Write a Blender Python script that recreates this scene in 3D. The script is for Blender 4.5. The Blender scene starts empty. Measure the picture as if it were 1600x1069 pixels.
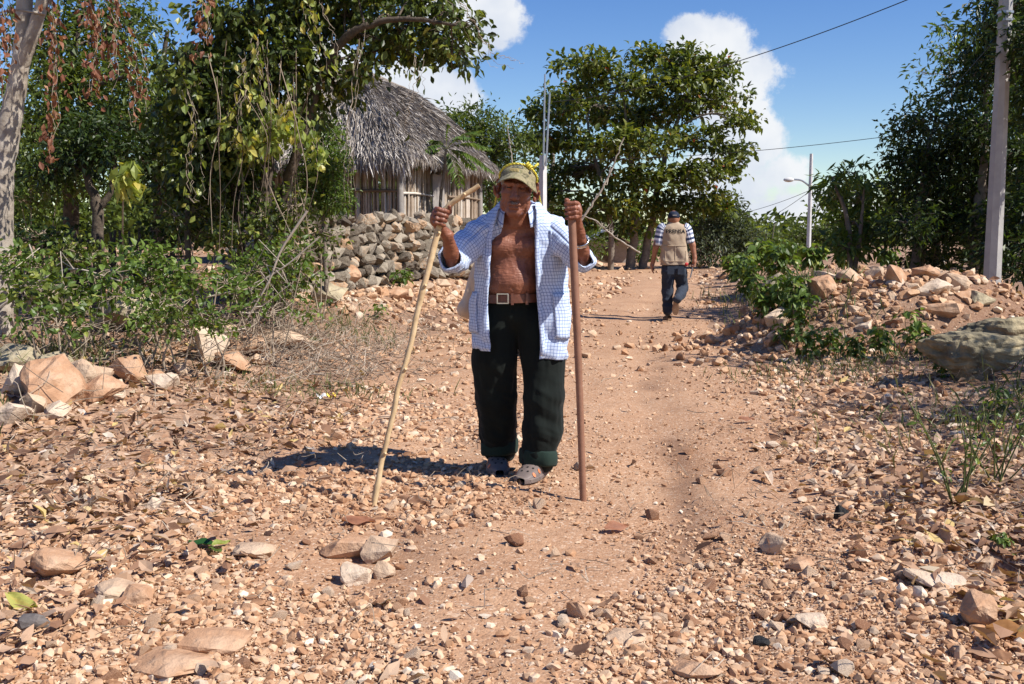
import bpy, bmesh, math, random
import numpy as np
from mathutils import Vector, Matrix
from mathutils.bvhtree import BVHTree

rng = np.random.default_rng(7)
random.seed(7)
R = math.radians
scene = bpy.context.scene
COL = scene.collection

# ------------------------------------------------------------------ camera
PITCH, CH, FPX = R(6.1), 1.30, 1600.0
cam_d = bpy.data.cameras.new('camera')
cam_d.sensor_width = 36.0
cam_d.lens = 36.0
cam_d.clip_start, cam_d.clip_end = 0.05, 2000
cam = bpy.data.objects.new('camera', cam_d)
cam.location = (0, 0, CH)
cam.rotation_euler = (R(90) - PITCH, 0, 0)
COL.objects.link(cam)
scene.camera = cam

# ------------------------------------------------------------------ light
SUN_DIR = np.array([0.88, -0.38, 0.0]); SUN_DIR /= np.linalg.norm(SUN_DIR)
SUN_EL = R(47)
sun_vec = Vector((SUN_DIR[0] * math.cos(SUN_EL), SUN_DIR[1] * math.cos(SUN_EL), math.sin(SUN_EL)))
sd = bpy.data.lights.new('sun', 'SUN')
sd.energy, sd.angle, sd.color = 5.0, R(0.53), (1.0, 0.95, 0.88)
sun = bpy.data.objects.new('sun', sd)
sun.rotation_euler = sun_vec.to_track_quat('Z', 'Y').to_euler()
COL.objects.link(sun)

SKY_STRENGTH = 0.09
world = bpy.data.worlds.new('World')
scene.world = world
world.use_nodes = True
scene.view_settings.view_transform = 'Standard'
scene.view_settings.look = 'None'
scene.view_settings.gamma = 1
scene.view_settings.exposure = 0.58
scene.view_settings.use_curve_mapping = False
cy = scene.cycles
cy.max_bounces, cy.diffuse_bounces, cy.glossy_bounces = 6, 3, 2
cy.transmission_bounces, cy.transparent_max_bounces = 3, 4
cy.use_denoising = True
cy.caustics_reflective = cy.caustics_refractive = False
cy.sample_clamp_indirect = 4


def ray(px, py):
    u, v = (px - 800) / FPX, (534.5 - py) / FPX
    c, s = math.cos(PITCH), math.sin(PITCH)
    return np.array([u, c + v * s, v * c - s])


def P(px, py, Y):
    """the place at distance Y whose picture position in the photograph is (px, py)"""
    d = ray(px, py)
    return np.array([0, 0, CH]) + d * (Y / d[1])


# sky: Nishita air plus cumulus clouds given by direction
def build_sky():
    n, l = world.node_tree.nodes, world.node_tree.links
    n.clear()
    out = n.new('ShaderNodeOutputWorld'); bg = n.new('ShaderNodeBackground')
    bg.inputs['Strength'].default_value = SKY_STRENGTH
    sky = n.new('ShaderNodeTexSky'); sky.sky_type = 'NISHITA'; sky.sun_disc = False
    sky.sun_elevation = SUN_EL
    sky.sun_rotation = math.atan2(sun_vec.x, sun_vec.y)
    sky.air_density, sky.dust_density, sky.ozone_density, sky.altitude = 1.0, 0.0, 3.0, 0
    tc = n.new('ShaderNodeTexCoord')
    blobs = [(1112, 75, 54, 46), (1150, 145, 60, 74), (1180, 225, 60, 62), (1145, 290, 80, 60), (1226, 268, 48, 36),
             (1250, 335, 84, 50), (1195, 350, 66, 54), (1300, 320, 50, 30), (1080, 60, 40, 34), (640, 150, 66, 52), (718, 158, 40, 36),
             (765, 22, 58, 58), (700, 8, 60, 34), (1330, 350, 70, 34), (500, 120, 70, 50)]
    cs = [(ray(a, b) / np.linalg.norm(ray(a, b)), c / FPX, d / FPX) for a, b, c, d in blobs]
    r2 = np.random.default_rng(3)
    for k in range(16):                      # the same fair-weather cumulus all round
        az, el = R(60 + 240 * (k + r2.random()) / 16), R(r2.uniform(6, 40))
        cs.append((np.array([math.sin(az) * math.cos(el), math.cos(az) * math.cos(el), math.sin(el)]), r2.uniform(.06, .12), r2.uniform(.03, .06)))
    prev = None
    for c, rx, rz in cs:
        s = n.new('ShaderNodeVectorMath'); s.operation = 'SUBTRACT'; l.new(tc.outputs['Generated'], s.inputs[0]); s.inputs[1].default_value = c
        m = n.new('ShaderNodeVectorMath'); m.operation = 'MULTIPLY'; l.new(s.outputs[0], m.inputs[0]); m.inputs[1].default_value = (1 / rx, 1 / rx, 1 / rz)
        g = n.new('ShaderNodeVectorMath'); g.operation = 'LENGTH'; l.new(m.outputs[0], g.inputs[0])
        if prev is None:
            prev = g.outputs['Value']
        else:
            q = n.new('ShaderNodeMath'); q.operation = 'SMOOTH_MIN'; l.new(prev, q.inputs[0]); l.new(g.outputs['Value'], q.inputs[1]); q.inputs[2].default_value = .35
            prev = q.outputs[0]
    nz = n.new('ShaderNodeTexNoise'); nz.inputs['Scale'].default_value = 11; nz.inputs['Detail'].default_value = 9; nz.inputs['Roughness'].default_value = .66
    l.new(tc.outputs['Generated'], nz.inputs['Vector'])
    a = n.new('ShaderNodeMath'); a.operation = 'MULTIPLY_ADD'; l.new(nz.outputs['Fac'], a.inputs[0]); a.inputs[1].default_value = -2.6
    l.new(prev, a.inputs[2])                 # length - 2.6 noise
    mr = n.new('ShaderNodeMapRange'); mr.interpolation_type = 'SMOOTHSTEP'; l.new(a.outputs[0], mr.inputs['Value'])
    mr.inputs['From Min'].default_value = -.16; mr.inputs['From Max'].default_value = -.52
    nz2 = n.new('ShaderNodeTexNoise'); nz2.inputs['Scale'].default_value = 16; nz2.inputs['Detail'].default_value = 5
    l.new(tc.outputs['Generated'], nz2.inputs['Vector'])
    rp = n.new('ShaderNodeValToRGB'); l.new(nz2.outputs['Fac'], rp.inputs['Fac'])
    k = .66 / SKY_STRENGTH
    rp.color_ramp.elements[0].position, rp.color_ramp.elements[1].position = .32, .62
    rp.color_ramp.elements[0].color = (.66 * k, .73 * k, .86 * k, 1); rp.color_ramp.elements[1].color = (.93 * k, .95 * k, .98 * k, 1)
    hs = n.new('ShaderNodeHueSaturation'); hs.inputs['Saturation'].default_value = 1.30; hs.inputs['Hue'].default_value = .516; hs.inputs['Value'].default_value = 1.0
    l.new(sky.outputs[0], hs.inputs['Color'])
    mx = n.new('ShaderNodeMix'); mx.data_type = 'RGBA'
    mm = n.new('ShaderNodeMath'); mm.operation = 'MULTIPLY'; l.new(mr.outputs[0], mm.inputs[0]); mm.inputs[1].default_value = .96
    l.new(mm.outputs[0], mx.inputs['Factor']); l.new(hs.outputs[0], mx.inputs['A']); l.new(rp.outputs[0], mx.inputs['B'])
    l.new(mx.outputs['Result'], bg.inputs['Color']); l.new(bg.outputs[0], out.inputs['Surface'])


build_sky()


# ------------------------------------------------------------------ helpers
def hash3(i, j, k):
    n = (i * 374761393 + j * 668265263 + k * 1274126177) & 0xffffffff
    n = ((n ^ (n >> 13)) * 1274126177) & 0xffffffff
    return ((n ^ (n >> 16)) & 0xffff) / 65535.0


def vnoise(p):
    """value noise at points (N,3), 0..1"""
    p = np.asarray(p, float); i = np.floor(p).astype(np.int64); f = p - i; f = f * f * (3 - 2 * f)
    r = 0
    for a in (0, 1):
        for b in (0, 1):
            for c in (0, 1):
                w = (f[:, 0] if a else 1 - f[:, 0]) * (f[:, 1] if b else 1 - f[:, 1]) * (f[:, 2] if c else 1 - f[:, 2])
                r = r + w * hash3(i[:, 0] + a, i[:, 1] + b, i[:, 2] + c)
    return r


def fbm(p, o=4):
    p = np.asarray(p, float); r, a, t = 0, 1, 0
    for k in range(o):
        r = r + a * vnoise(p * 2 ** k + 17.3 * k); t += a; a *= .5
    return r / t


def n2(x, y, s, o=3, z=0.0):
    x, y = np.atleast_1d(np.asarray(x, float)), np.atleast_1d(np.asarray(y, float))
    return fbm(np.stack([x.ravel() * s, y.ravel() * s, np.full(x.size, z)], 1), o).reshape(x.shape)


def unit(v):
    v = np.asarray(v, float); return v / (np.linalg.norm(v, axis=-1, keepdims=True) + 1e-12)


def sstep(a, b, x):
    t = np.clip((np.asarray(x, float) - a) / (b - a), 0, 1); return t * t * (3 - 2 * t)


class MB:
    """collects triangles, quads, a tint per vertex and uv per vertex"""
    def __init__(s): s.V, s.F, s.T, s.U, s.n = [], [], [], [], 0

    def add(s, V, F, tint=.5, uv=None):
        V = np.asarray(V, float).reshape(-1, 3); F = np.asarray(F, np.int64)
        s.V.append(V); s.F.append(F + s.n); s.n += len(V)
        s.T.append(np.broadcast_to(np.asarray(tint, float), (len(V),)))
        s.U.append(np.zeros((len(V), 2)) if uv is None else np.asarray(uv, float))

    def mesh(s, name, off=(0, 0, 0), smooth=False):
        me = bpy.data.meshes.new(name)
        V = np.concatenate(s.V) - np.asarray(off, float)
        li = np.concatenate([f.ravel() for f in s.F])
        tot = np.concatenate([np.full(len(f), f.shape[1]) for f in s.F])
        st = np.concatenate([[0], np.cumsum(tot)[:-1]])
        me.vertices.add(len(V)); me.vertices.foreach_set('co', V.astype(np.float32).ravel())
        me.loops.add(len(li)); me.loops.foreach_set('vertex_index', li.astype(np.int32))
        me.polygons.add(len(tot)); me.polygons.foreach_set('loop_start', st.astype(np.int32))
        me.polygons.foreach_set('use_smooth', np.full(len(tot), smooth))
        me.update(calc_edges=True)
        a = me.attributes.new('tint', 'FLOAT', 'POINT'); a.data.foreach_set('value', np.concatenate(s.T).astype(np.float32))
        uvl = me.uv_layers.new(name='uv'); uvl.data.foreach_set('uv', np.concatenate(s.U)[li].astype(np.float32).ravel())
        return me


class Thing:
    """an Empty at the thing's base that parents its parts"""
    def __init__(s, name, label, cat, loc, group=None):
        s.o = bpy.data.objects.new(name, None); s.o.empty_display_size = .2
        s.o.location = loc; COL.objects.link(s.o); s.loc = np.asarray(loc, float)
        s.o['label'] = label; s.o['category'] = cat
        if group: s.o['group'] = group

    def part(s, name, mb, mat, parent=None, smooth=False, kind=None, label=None):
        o = bpy.data.objects.new(name, mb.mesh(name, s.loc, smooth))
        o.data.materials.append(mat); COL.objects.link(o); o.parent = parent or s.o
        if kind: o['kind'] = kind
        if label: o['label'] = label
        return o


def single(name, mb, mat, label=None, cat=None, group=None, kind=None, smooth=False, loc=(0, 0, 0)):
    o = bpy.data.objects.new(name, mb.mesh(name, loc, smooth)); o.location = loc
    o.data.materials.append(mat); COL.objects.link(o)
    if label: o['label'] = label
    if cat: o['category'] = cat
    if group: o['group'] = group
    if kind: o['kind'] = kind
    return o


def tube(mb, pts, rad, n=8, tint=.5, cap=True, jit=0):
    pts = np.asarray(pts, float); m = len(pts)
    rad = np.interp(np.linspace(0, 1, m), np.linspace(0, 1, len(np.atleast_1d(rad))), np.atleast_1d(rad))
    T = unit(np.gradient(pts, axis=0))
    a = np.array([1., 0, 0]) if abs(T[0][0]) < .8 else np.array([0, 1., 0])
    N = [unit(a - T[0] * (a @ T[0]))]
    for i in range(1, m):
        v = N[-1] - T[i] * (N[-1] @ T[i]); N.append(unit(v))
    N = np.array(N); B = np.cross(T, N)
    ang = np.linspace(0, 2 * np.pi, n, endpoint=False)
    rr = rad[:, None] * np.ones(n)
    if jit: rr = rr * (1 + jit * (rng.random((m, n)) - .5))
    V = pts[:, None] + rr[..., None] * (np.cos(ang)[None, :, None] * N[:, None] + np.sin(ang)[None, :, None] * B[:, None])
    i, j = np.meshgrid(np.arange(m - 1), np.arange(n), indexing='ij')
    j2 = (j + 1) % n
    F = np.stack([i * n + j, i * n + j2, (i + 1) * n + j2, (i + 1) * n + j], -1).reshape(-1, 4)
    L = np.concatenate([[0], np.cumsum(np.linalg.norm(np.diff(pts, axis=0), axis=1))])
    uv = np.stack(np.broadcast_arrays(ang[None] * rad.mean(), L[:, None]), -1).reshape(-1, 2)
    t = np.broadcast_to(np.atleast_1d(tint), (m,)) if np.ndim(tint) else np.full(m, tint)
    mb.add(V.reshape(-1, 3), F, np.repeat(t, n), uv)
    if cap:
        for s0, row in ((1, 0), (-1, m - 1)):
            c = np.concatenate([V[row], pts[row][None]])
            k = np.arange(n); f = np.stack([(k + 1) % n, k, np.full(n, n)], 1)
            mb.add(c, f if s0 > 0 else f[:, ::-1], t[row])


def curve(pts, m=12, closed=False):
    """Catmull-Rom through pts"""
    p = np.asarray(pts, float)
    q = np.concatenate([[2 * p[0] - p[1]], p, [2 * p[-1] - p[-2]]])
    out = []
    for i in range(len(p) - 1):
        a, b, c, d = q[i:i + 4]
        for t in np.linspace(0, 1, m, endpoint=False):
            out.append(.5 * ((2 * b) + (c - a) * t + (2 * a - 5 * b + 4 * c - d) * t * t + (3 * b - a - 3 * c + d) * t ** 3))
    out.append(p[-1])
    return np.array(out)


def grid_faces(m, n, wrap=False):
    i, j = np.meshgrid(np.arange(m - 1), np.arange(n if wrap else n - 1), indexing='ij')
    j2 = (j + 1) % n
    return np.stack([i * n + j, i * n + j2, (i + 1) * n + j2, (i + 1) * n + j], -1).reshape(-1, 4)


def box(mb, c, h, Rm=None, tint=.5):
    s = np.array([[x, y, z] for x in (-1, 1) for y in (-1, 1) for z in (-1, 1)], float) * h
    if Rm is not None: s = s @ np.asarray(Rm).T
    mb.add(s + c, [[0, 1, 3, 2], [4, 6, 7, 5], [0, 4, 5, 1], [2, 3, 7, 6], [0, 2, 6, 4], [1, 5, 7, 3]], tint)


def add_leaves(mb, P0, D, N, L, W, T, fine=True, droop=.12, fold=.18):
    k = len(P0); D = unit(D); S = unit(np.cross(D, N)); N = np.cross(S, D)
    L, W = np.broadcast_to(L, (k,))[:, None], np.broadcast_to(W, (k,))[:, None]
    tip = P0 + D * L - N * L * droop
    a = P0 + D * L * .42 + S * W * .5 + N * W * fold; b = P0 + D * L * .42 - S * W * .5 + N * W * fold
    if fine:
        a2 = P0 + D * L * .74 + S * W * .36 + N * (W * fold * .6 - L * droop * .5)
        b2 = P0 + D * L * .74 - S * W * .36 + N * (W * fold * .6 - L * droop * .5)
        mid = P0 + D * L * .55 - N * L * droop * .2
        V = np.stack([P0, a, a2, tip, b2, b, mid], 1); q = 7
        f = np.array([[0, 1, 6], [1, 2, 6], [2, 3, 6], [3, 4, 6], [4, 5, 6], [5, 0, 6]])
    else:
        V = np.stack([P0, a, tip, b], 1); q = 4
        f = np.array([[0, 1, 2], [0, 2, 3]])
    F = (f[None] + np.arange(k)[:, None, None] * q).reshape(-1, 3)
    mb.add(V.reshape(-1, 3), F, np.repeat(np.broadcast_to(T, (k,)), q))


def rand_dir(k, r=None):
    r = r or rng
    return unit(r.normal(size=(k, 3)))


# ---- rocks
def hull_rock(seed, n=11, sx=(.75, 1.25)):
    r = np.random.default_rng(seed)
    p = unit(r.normal(size=(n, 3))) * r.uniform(.8, 1.05, (n, 1)) * r.uniform(sx[0], sx[1], 3)
    bm = bmesh.new()
    vs = [bm.verts.new(q) for q in p]
    g = bmesh.ops.convex_hull(bm, input=vs)
    bmesh.ops.delete(bm, geom=list({e for e in g['geom_interior'] + g['geom_unused'] if isinstance(e, bmesh.types.BMVert)}), context='VERTS')
    bmesh.ops.recalc_face_normals(bm, faces=bm.faces)
    bm.verts.index_update()
    V = np.array([v.co[:] for v in bm.verts]); F = np.array([[v.index for v in f.verts] for f in bm.faces])
    bm.free()
    return V, F


def fine_rock(seed, n=13, sub=2, amp=.1, sm=.16, fr=2.2):
    """an angular boulder: hull, cut finer, edges worn, surface pitted"""
    V, F = hull_rock(seed, n)
    bm = bmesh.new()
    vs = [bm.verts.new(v) for v in V]
    for f in F: bm.faces.new([vs[i] for i in f])
    for k in range(sub):
        bmesh.ops.subdivide_edges(bm, edges=bm.edges, cuts=1, use_grid_fill=True)
        bmesh.ops.smooth_vert(bm, verts=bm.verts, factor=sm, use_axis_x=True, use_axis_y=True, use_axis_z=True)
    bmesh.ops.triangulate(bm, faces=bm.faces)
    bm.verts.index_update()
    V = np.array([v.co[:] for v in bm.verts]); F = np.array([[v.index for v in f.verts] for f in bm.faces]); bm.free()
    d = fbm(V * fr + seed * 3.7, 4) - .5
    ridge = np.abs(vnoise(V * fr * 1.7 + seed) - .5)
    chip = np.abs(vnoise(V * fr * 4.3 + seed * 2.1) - .5)
    V = V * (1 + amp * 2 * d + amp * 1.3 * (ridge - .2) + amp * .5 * (chip - .2))[:, None]
    return V, F


def rotm(rx, ry, rz):
    return np.array(Matrix.Rotation(rz, 3, 'Z') @ Matrix.Rotation(ry, 3, 'Y') @ Matrix.Rotation(rx, 3, 'X'))


def scatter(mb, lib, pos, size, tint, flat=(.55, .9)):
    """joins many small stones from a library of shapes into mb"""
    k = len(pos); which = rng.integers(0, len(lib), k)
    for w, (V, F) in enumerate(lib):
        idx = np.where(which == w)[0]
        if not len(idx): continue
        m = len(idx); a = rng.uniform(0, 2 * np.pi, m)
        sc = np.stack([rng.uniform(.7, 1.3, m), rng.uniform(.7, 1.2, m), rng.uniform(flat[0], flat[1], m)], 1) * size[idx][:, None]
        v = V[None] * sc[:, None]
        t1 = rng.normal(0, .25, (m, 1))
        y, z = v[..., 1] * np.cos(t1) - v[..., 2] * np.sin(t1), v[..., 1] * np.sin(t1) + v[..., 2] * np.cos(t1)
        x, y2 = v[..., 0] * np.cos(a)[:, None] - y * np.sin(a)[:, None], v[..., 0] * np.sin(a)[:, None] + y * np.cos(a)[:, None]
        vv = np.stack([x, y2, z], -1) + pos[idx][:, None]
        f = (F[None] + np.arange(m)[:, None, None] * len(V)).reshape(-1, 3)
        mb.add(vv.reshape(-1, 3), f, np.repeat(tint[idx], len(V)))


# ---- signed-distance bodies, one continuous surface each
class SDF:
    def __init__(s, lo, hi, h):
        s.lo, s.h = np.asarray(lo, float), h
        s.n = np.ceil((np.asarray(hi, float) - s.lo) / h).astype(int) + 1
        s.ax = [(s.lo[i] + h * np.arange(s.n[i])).astype(np.float32) for i in range(3)]
        s.f = np.full(s.n, .5, np.float32)

    def _sl(s, lo, hi):
        a = np.clip(np.floor((lo - s.lo) / s.h).astype(int), 0, s.n); b = np.clip(np.ceil((hi - s.lo) / s.h).astype(int) + 1, 0, s.n)
        return tuple(slice(a[i], b[i]) for i in range(3))

    def _pts(s, sl):
        return s.ax[0][sl[0]][:, None, None], s.ax[1][sl[1]][None, :, None], s.ax[2][sl[2]][None, None, :]

    def _mix(s, sl, d, k, sub):
        f = s.f[sl]
        if sub: f = -f
        h = np.maximum(k - np.abs(f - d), 0) / k
        r = np.minimum(f, d) - h * h * k * .25
        s.f[sl] = -r if sub else r

    def cap(s, a, b, r1, r2=None, k=.01, sub=False):
        a, b = np.asarray(a, float), np.asarray(b, float); r2 = r1 if r2 is None else r2
        m = max(r1, r2) + k + 3 * s.h
        sl = s._sl(np.minimum(a, b) - m, np.maximum(a, b) + m); X, Y, Z = s._pts(sl)
        ab = b - a; L = ab @ ab + 1e-12
        t = np.clip(((X - a[0]) * ab[0] + (Y - a[1]) * ab[1] + (Z - a[2]) * ab[2]) / L, 0, 1)
        d = np.sqrt((X - a[0] - t * ab[0]) ** 2 + (Y - a[1] - t * ab[1]) ** 2 + (Z - a[2] - t * ab[2]) ** 2) - (r1 + (r2 - r1) * t)
        s._mix(sl, d, k, sub)

    def chain(s, pts, rs, k=.01, sub=False):
        for i in range(len(pts) - 1): s.cap(pts[i], pts[i + 1], rs[i], rs[i + 1], k, sub)

    def ell(s, c, r, M=None, k=.01, sub=False):
        c, r = np.asarray(c, float), np.asarray(r, float)
        m = max(r) + k + 3 * s.h
        sl = s._sl(c - m, c + m); X, Y, Z = s._pts(sl)
        x, y, z = X - c[0], Y - c[1], Z - c[2]
        if M is not None:
            M = np.asarray(M)
            x, y, z = [M[0, i] * x + M[1, i] * y + M[2, i] * z for i in range(3)]
        k0 = np.sqrt((x / r[0]) ** 2 + (y / r[1]) ** 2 + (z / r[2]) ** 2)
        k1 = np.sqrt((x / r[0] ** 2) ** 2 + (y / r[1] ** 2) ** 2 + (z / r[2] ** 2) ** 2) + 1e-6
        s._mix(sl, k0 * (k0 - 1) / k1, k, sub)

    def cut(s, p, n):
        """keeps what lies on the side opposite to n of the plane through p"""
        X, Y, Z = s._pts((slice(None),) * 3)
        n = unit(n)
        s.f = np.maximum(s.f, ((X - p[0]) * n[0] + (Y - p[1]) * n[1] + (Z - p[2]) * n[2]).astype(np.float32))

    def mesh(s):
        f = s.f; g = f < 0
        c = [(a, b, d) for a in (0, 1) for b in (0, 1) for d in (0, 1)]
        sh = lambda A, o: A[o[0]:A.shape[0] - 1 + o[0], o[1]:A.shape[1] - 1 + o[1], o[2]:A.shape[2] - 1 + o[2]]
        cnt = sum(sh(g, o).astype(np.int8) for o in c)
        act = np.argwhere((cnt > 0) & (cnt < 8))
        idm = np.full(np.array(f.shape) - 1, -1, np.int64); idm[tuple(act.T)] = np.arange(len(act))
        acc, w = np.zeros((len(act), 3)), np.zeros(len(act))
        for o in c:
            for ax in range(3):
                if o[ax]: continue
                o2 = list(o); o2[ax] = 1
                fa, fb = f[tuple((act + o).T)], f[tuple((act + o2).T)]
                x = (fa < 0) != (fb < 0)
                t = np.where(x, fa / np.where(x, fa - fb, 1), 0)
                p = np.tile(np.array(o, float), (len(act), 1)); p[:, ax] = t
                acc += np.where(x[:, None], p, 0); w += x
        V = s.lo + (act + acc / w[:, None]) * s.h
        F = []
        for ax in range(3):
            b, d = [(1, 2), (2, 0), (0, 1)][ax]
            s0 = [slice(None)] * 3; s1 = [slice(None)] * 3; s0[ax] = slice(0, -1); s1[ax] = slice(1, None)
            A, B = g[tuple(s0)], g[tuple(s1)]
            e = np.argwhere(A != B); e = e[(e[:, b] > 0) & (e[:, d] > 0) & (e[:, b] < f.shape[b] - 1) & (e[:, d] < f.shape[d] - 1)]
            ins = A[tuple(e.T)]
            def q(db, dd):
                z = e.copy(); z[:, b] += db; z[:, d] += dd; return idm[tuple(z.T)]
            Q = np.stack([q(-1, -1), q(0, -1), q(0, 0), q(-1, 0)], 1)
            F.append(np.where(ins[:, None], Q, Q[:, ::-1]))
        F = np.concatenate(F); F = F[(F >= 0).all(1)]
        return V, F


def vnormals(V, F):
    n = np.zeros_like(V)
    a = V[F[:, 2]] - V[F[:, 0]]; b = (V[F[:, 3]] if F.shape[1] == 4 else V[F[:, 1]]) - V[F[:, 1]]
    if F.shape[1] == 3: a = V[F[:, 1]] - V[F[:, 0]]; b = V[F[:, 2]] - V[F[:, 0]]
    fn = np.cross(a, b)
    for k in range(F.shape[1]): np.add.at(n, F[:, k], fn)
    return unit(n)


def relax(V, F, it=2, fac=.5):
    for _ in range(it):
        s, c = np.zeros_like(V), np.zeros(len(V))
        for k in range(F.shape[1]):
            a, b = F[:, k], F[:, (k + 1) % F.shape[1]]
            np.add.at(s, a, V[b]); np.add.at(c, a, 1); np.add.at(s, b, V[a]); np.add.at(c, b, 1)
        V = V + fac * (s / np.maximum(c, 1)[:, None] - V)
    return V


# ---- materials
def mat_base(name, rough=.8, spec=.3):
    m = bpy.data.materials.new(name); m.use_nodes = True
    n, l = m.node_tree.nodes, m.node_tree.links
    b = n['Principled BSDF']; b.inputs['Roughness'].default_value = rough; b.inputs['Specular IOR Level'].default_value = spec
    return m, n, l, b


def ramp(n, stops):
    r = n.new('ShaderNodeValToRGB'); e = r.color_ramp.elements
    while len(e) < len(stops): e.new(.5)
    for x, (p, c) in zip(e, stops): x.position = p; x.color = (*c, 1)
    return r


def coords(n, kind='Object'):
    return n.new('ShaderNodeTexCoord').outputs[kind]


def noise_node(n, l, vec, scale, detail=4, rough=.55):
    t = n.new('ShaderNodeTexNoise'); t.inputs['Scale'].default_value = scale; t.inputs['Detail'].default_value = detail; t.inputs['Roughness'].default_value = rough
    l.new(vec, t.inputs['Vector']); return t.outputs['Fac']


def mathn(n, l, op, a, b=None, c=None):
    m = n.new('ShaderNodeMath'); m.operation = op
    for i, x in enumerate((a, b, c)):
        if x is None: continue
        if isinstance(x, (int, float)): m.inputs[i].default_value = x
        else: l.new(x, m.inputs[i])
    return m.outputs[0]


def mixc(n, l, f, a, b, mode='MIX'):
    m = n.new('ShaderNodeMix'); m.data_type = 'RGBA'; m.blend_type = mode
    for key, x in (('Factor', f), ('A', a), ('B', b)):
        s = [i for i in m.inputs if i.name == key and i.enabled][0]
        if isinstance(x, (int, float)): s.default_value = x
        elif isinstance(x, tuple): s.default_value = (*x, 1)
        else: l.new(x, s)
    return [o for o in m.outputs if o.enabled][0]


def bump(n, l, b, h, strength=.4, dist=.01):
    x = n.new('ShaderNodeBump'); x.inputs['Strength'].default_value = strength; x.inputs['Distance'].default_value = dist
    l.new(h, x.inputs['Height']); l.new(x.outputs[0], b.inputs['Normal'])


def attr(n, name='tint'):
    a = n.new('ShaderNodeAttribute'); a.attribute_name = name; return a.outputs['Fac']


def leaf_mat(name, stops, rough=.42, trans=.36, spec=.45):
    m, n, l, b = mat_base(name, rough, spec)
    r = ramp(n, stops); l.new(attr(n), r.inputs['Fac'])
    l.new(r.outputs[0], b.inputs['Base Color'])
    t = n.new('ShaderNodeBsdfTranslucent')
    y = mixc(n, l, 1.0, r.outputs[0], (1.5, 1.45, .55), 'MULTIPLY'); l.new(y, t.inputs['Color'])
    mx = n.new('ShaderNodeMixShader'); mx.inputs[0].default_value = trans
    l.new(b.outputs[0], mx.inputs[1]); l.new(t.outputs[0], mx.inputs[2]); l.new(mx.outputs[0], n['Material Output'].inputs['Surface'])
    return m


def speck_mat(name, stops, scale=20, rough=.85, bstr=.5, bdist=.006, detail=6, per='tint', spec=.25, vec='Object', var=.35):
    """tinted by the per-vertex or per-object value, mottled by noise, with fine relief"""
    m, n, l, b = mat_base(name, rough, spec)
    if per == 'object': base = n.new('ShaderNodeObjectInfo').outputs['Random']
    elif per == 'tint': base = attr(n)
    else: base = None
    v = coords(n, vec)
    f = noise_node(n, l, v, scale, detail)
    g = mathn(n, l, 'MULTIPLY_ADD', f, var * 2, -var)
    x = mathn(n, l, 'ADD', base, g) if base else f
    r = ramp(n, stops); l.new(x, r.inputs['Fac']); l.new(r.outputs[0], b.inputs['Base Color'])
    bump(n, l, b, noise_node(n, l, v, scale * 2.2, 8, .6), bstr, bdist)
    return m


def plain(name, c, rough=.6, spec=.4, metal=0, scale=60, var=.25, bstr=.15):
    m, n, l, b = mat_base(name, rough, spec); b.inputs['Metallic'].default_value = metal
    v = coords(n); f = noise_node(n, l, v, scale, 4)
    r = ramp(n, [(.25, tuple(x * (1 - var) for x in c)), (.75, tuple(min(1, x * (1 + var)) for x in c))])
    l.new(f, r.inputs['Fac']); l.new(r.outputs[0], b.inputs['Base Color'])
    if bstr: bump(n, l, b, f, bstr, .003)
    return m


ROCK = [(0, (.24, .118, .060)), (.28, (.40, .222, .120)), (.52, (.50, .318, .190)), (.78, (.57, .41, .275)), (1, (.66, .55, .42))]
M = {}
M['gravel'] = speck_mat('limestone gravel', ROCK, 30, .9, .5, .004, 3)
M['stone'] = speck_mat('loose limestone', [(0, (.27, .13, .07)), (.3, (.42, .24, .14)), (.6, (.51, .335, .21)), (1, (.62, .48, .35))], 9, .9, .8, .01, 7, 'object', var=.45)
M['wallstone'] = speck_mat('weathered wall stone', [(0, (.09, .072, .054)), (.3, (.19, .155, .115)), (.55, (.28, .24, .185)), (.8, (.37, .315, .24)), (1, (.44, .28, .165))], 9, .95, .9, .015, 7, 'object', var=.4)
M['orange_rock'] = speck_mat('orange limestone', [(.1, (.24, .12, .065)), (.45, (.41, .235, .135)), (.8, (.57, .40, .27))], 8, .95, .9, .02, 8, None)
M['white_rock'] = speck_mat('whitish limestone', [(.2, (.40, .26, .16)), (.45, (.55, .42, .30)), (1, (.68, .57, .45))], 7, .95, .9, .02, 8, None)
M['tan_rock'] = speck_mat('tan limestone', [(.15, (.30, .18, .11)), (.5, (.47, .33, .22)), (1, (.60, .48, .35))], 7, .95, .9, .02, 8, None)
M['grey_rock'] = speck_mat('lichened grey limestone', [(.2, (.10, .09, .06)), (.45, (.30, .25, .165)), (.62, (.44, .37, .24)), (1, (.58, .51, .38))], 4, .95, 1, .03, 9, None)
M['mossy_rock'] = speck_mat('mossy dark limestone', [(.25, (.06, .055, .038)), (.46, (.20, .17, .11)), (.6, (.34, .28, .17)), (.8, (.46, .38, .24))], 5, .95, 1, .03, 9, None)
M['slate'] = speck_mat('dark slate', [(.2, (.10, .09, .085)), (1, (.20, .17, .15))], 14, .8, .5, .01, 6, None)
M['charcoal'] = speck_mat('charcoal', [(.2, (.008, .008, .008)), (1, (.03, .028, .026))], 40, .7, 1, .01, 6, None)
M['bark_pale'] = speck_mat('pale bark', [(.2, (.12, .095, .072)), (.45, (.32, .27, .215)), (.75, (.50, .45, .38))], 7, .9, .7, .02, 7, None)
M['bark_dark'] = speck_mat('dark bark', [(.2, (.035, .026, .02)), (.6, (.11, .085, .062)), (1, (.2, .16, .12))], 14, .95, .8, .02, 7, None)
M['bark_grey'] = speck_mat('grey bark', [(.2, (.1, .08, .062)), (.6, (.23, .19, .15)), (1, (.36, .31, .26))], 12, .95, .8, .02, 7, None)
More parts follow.
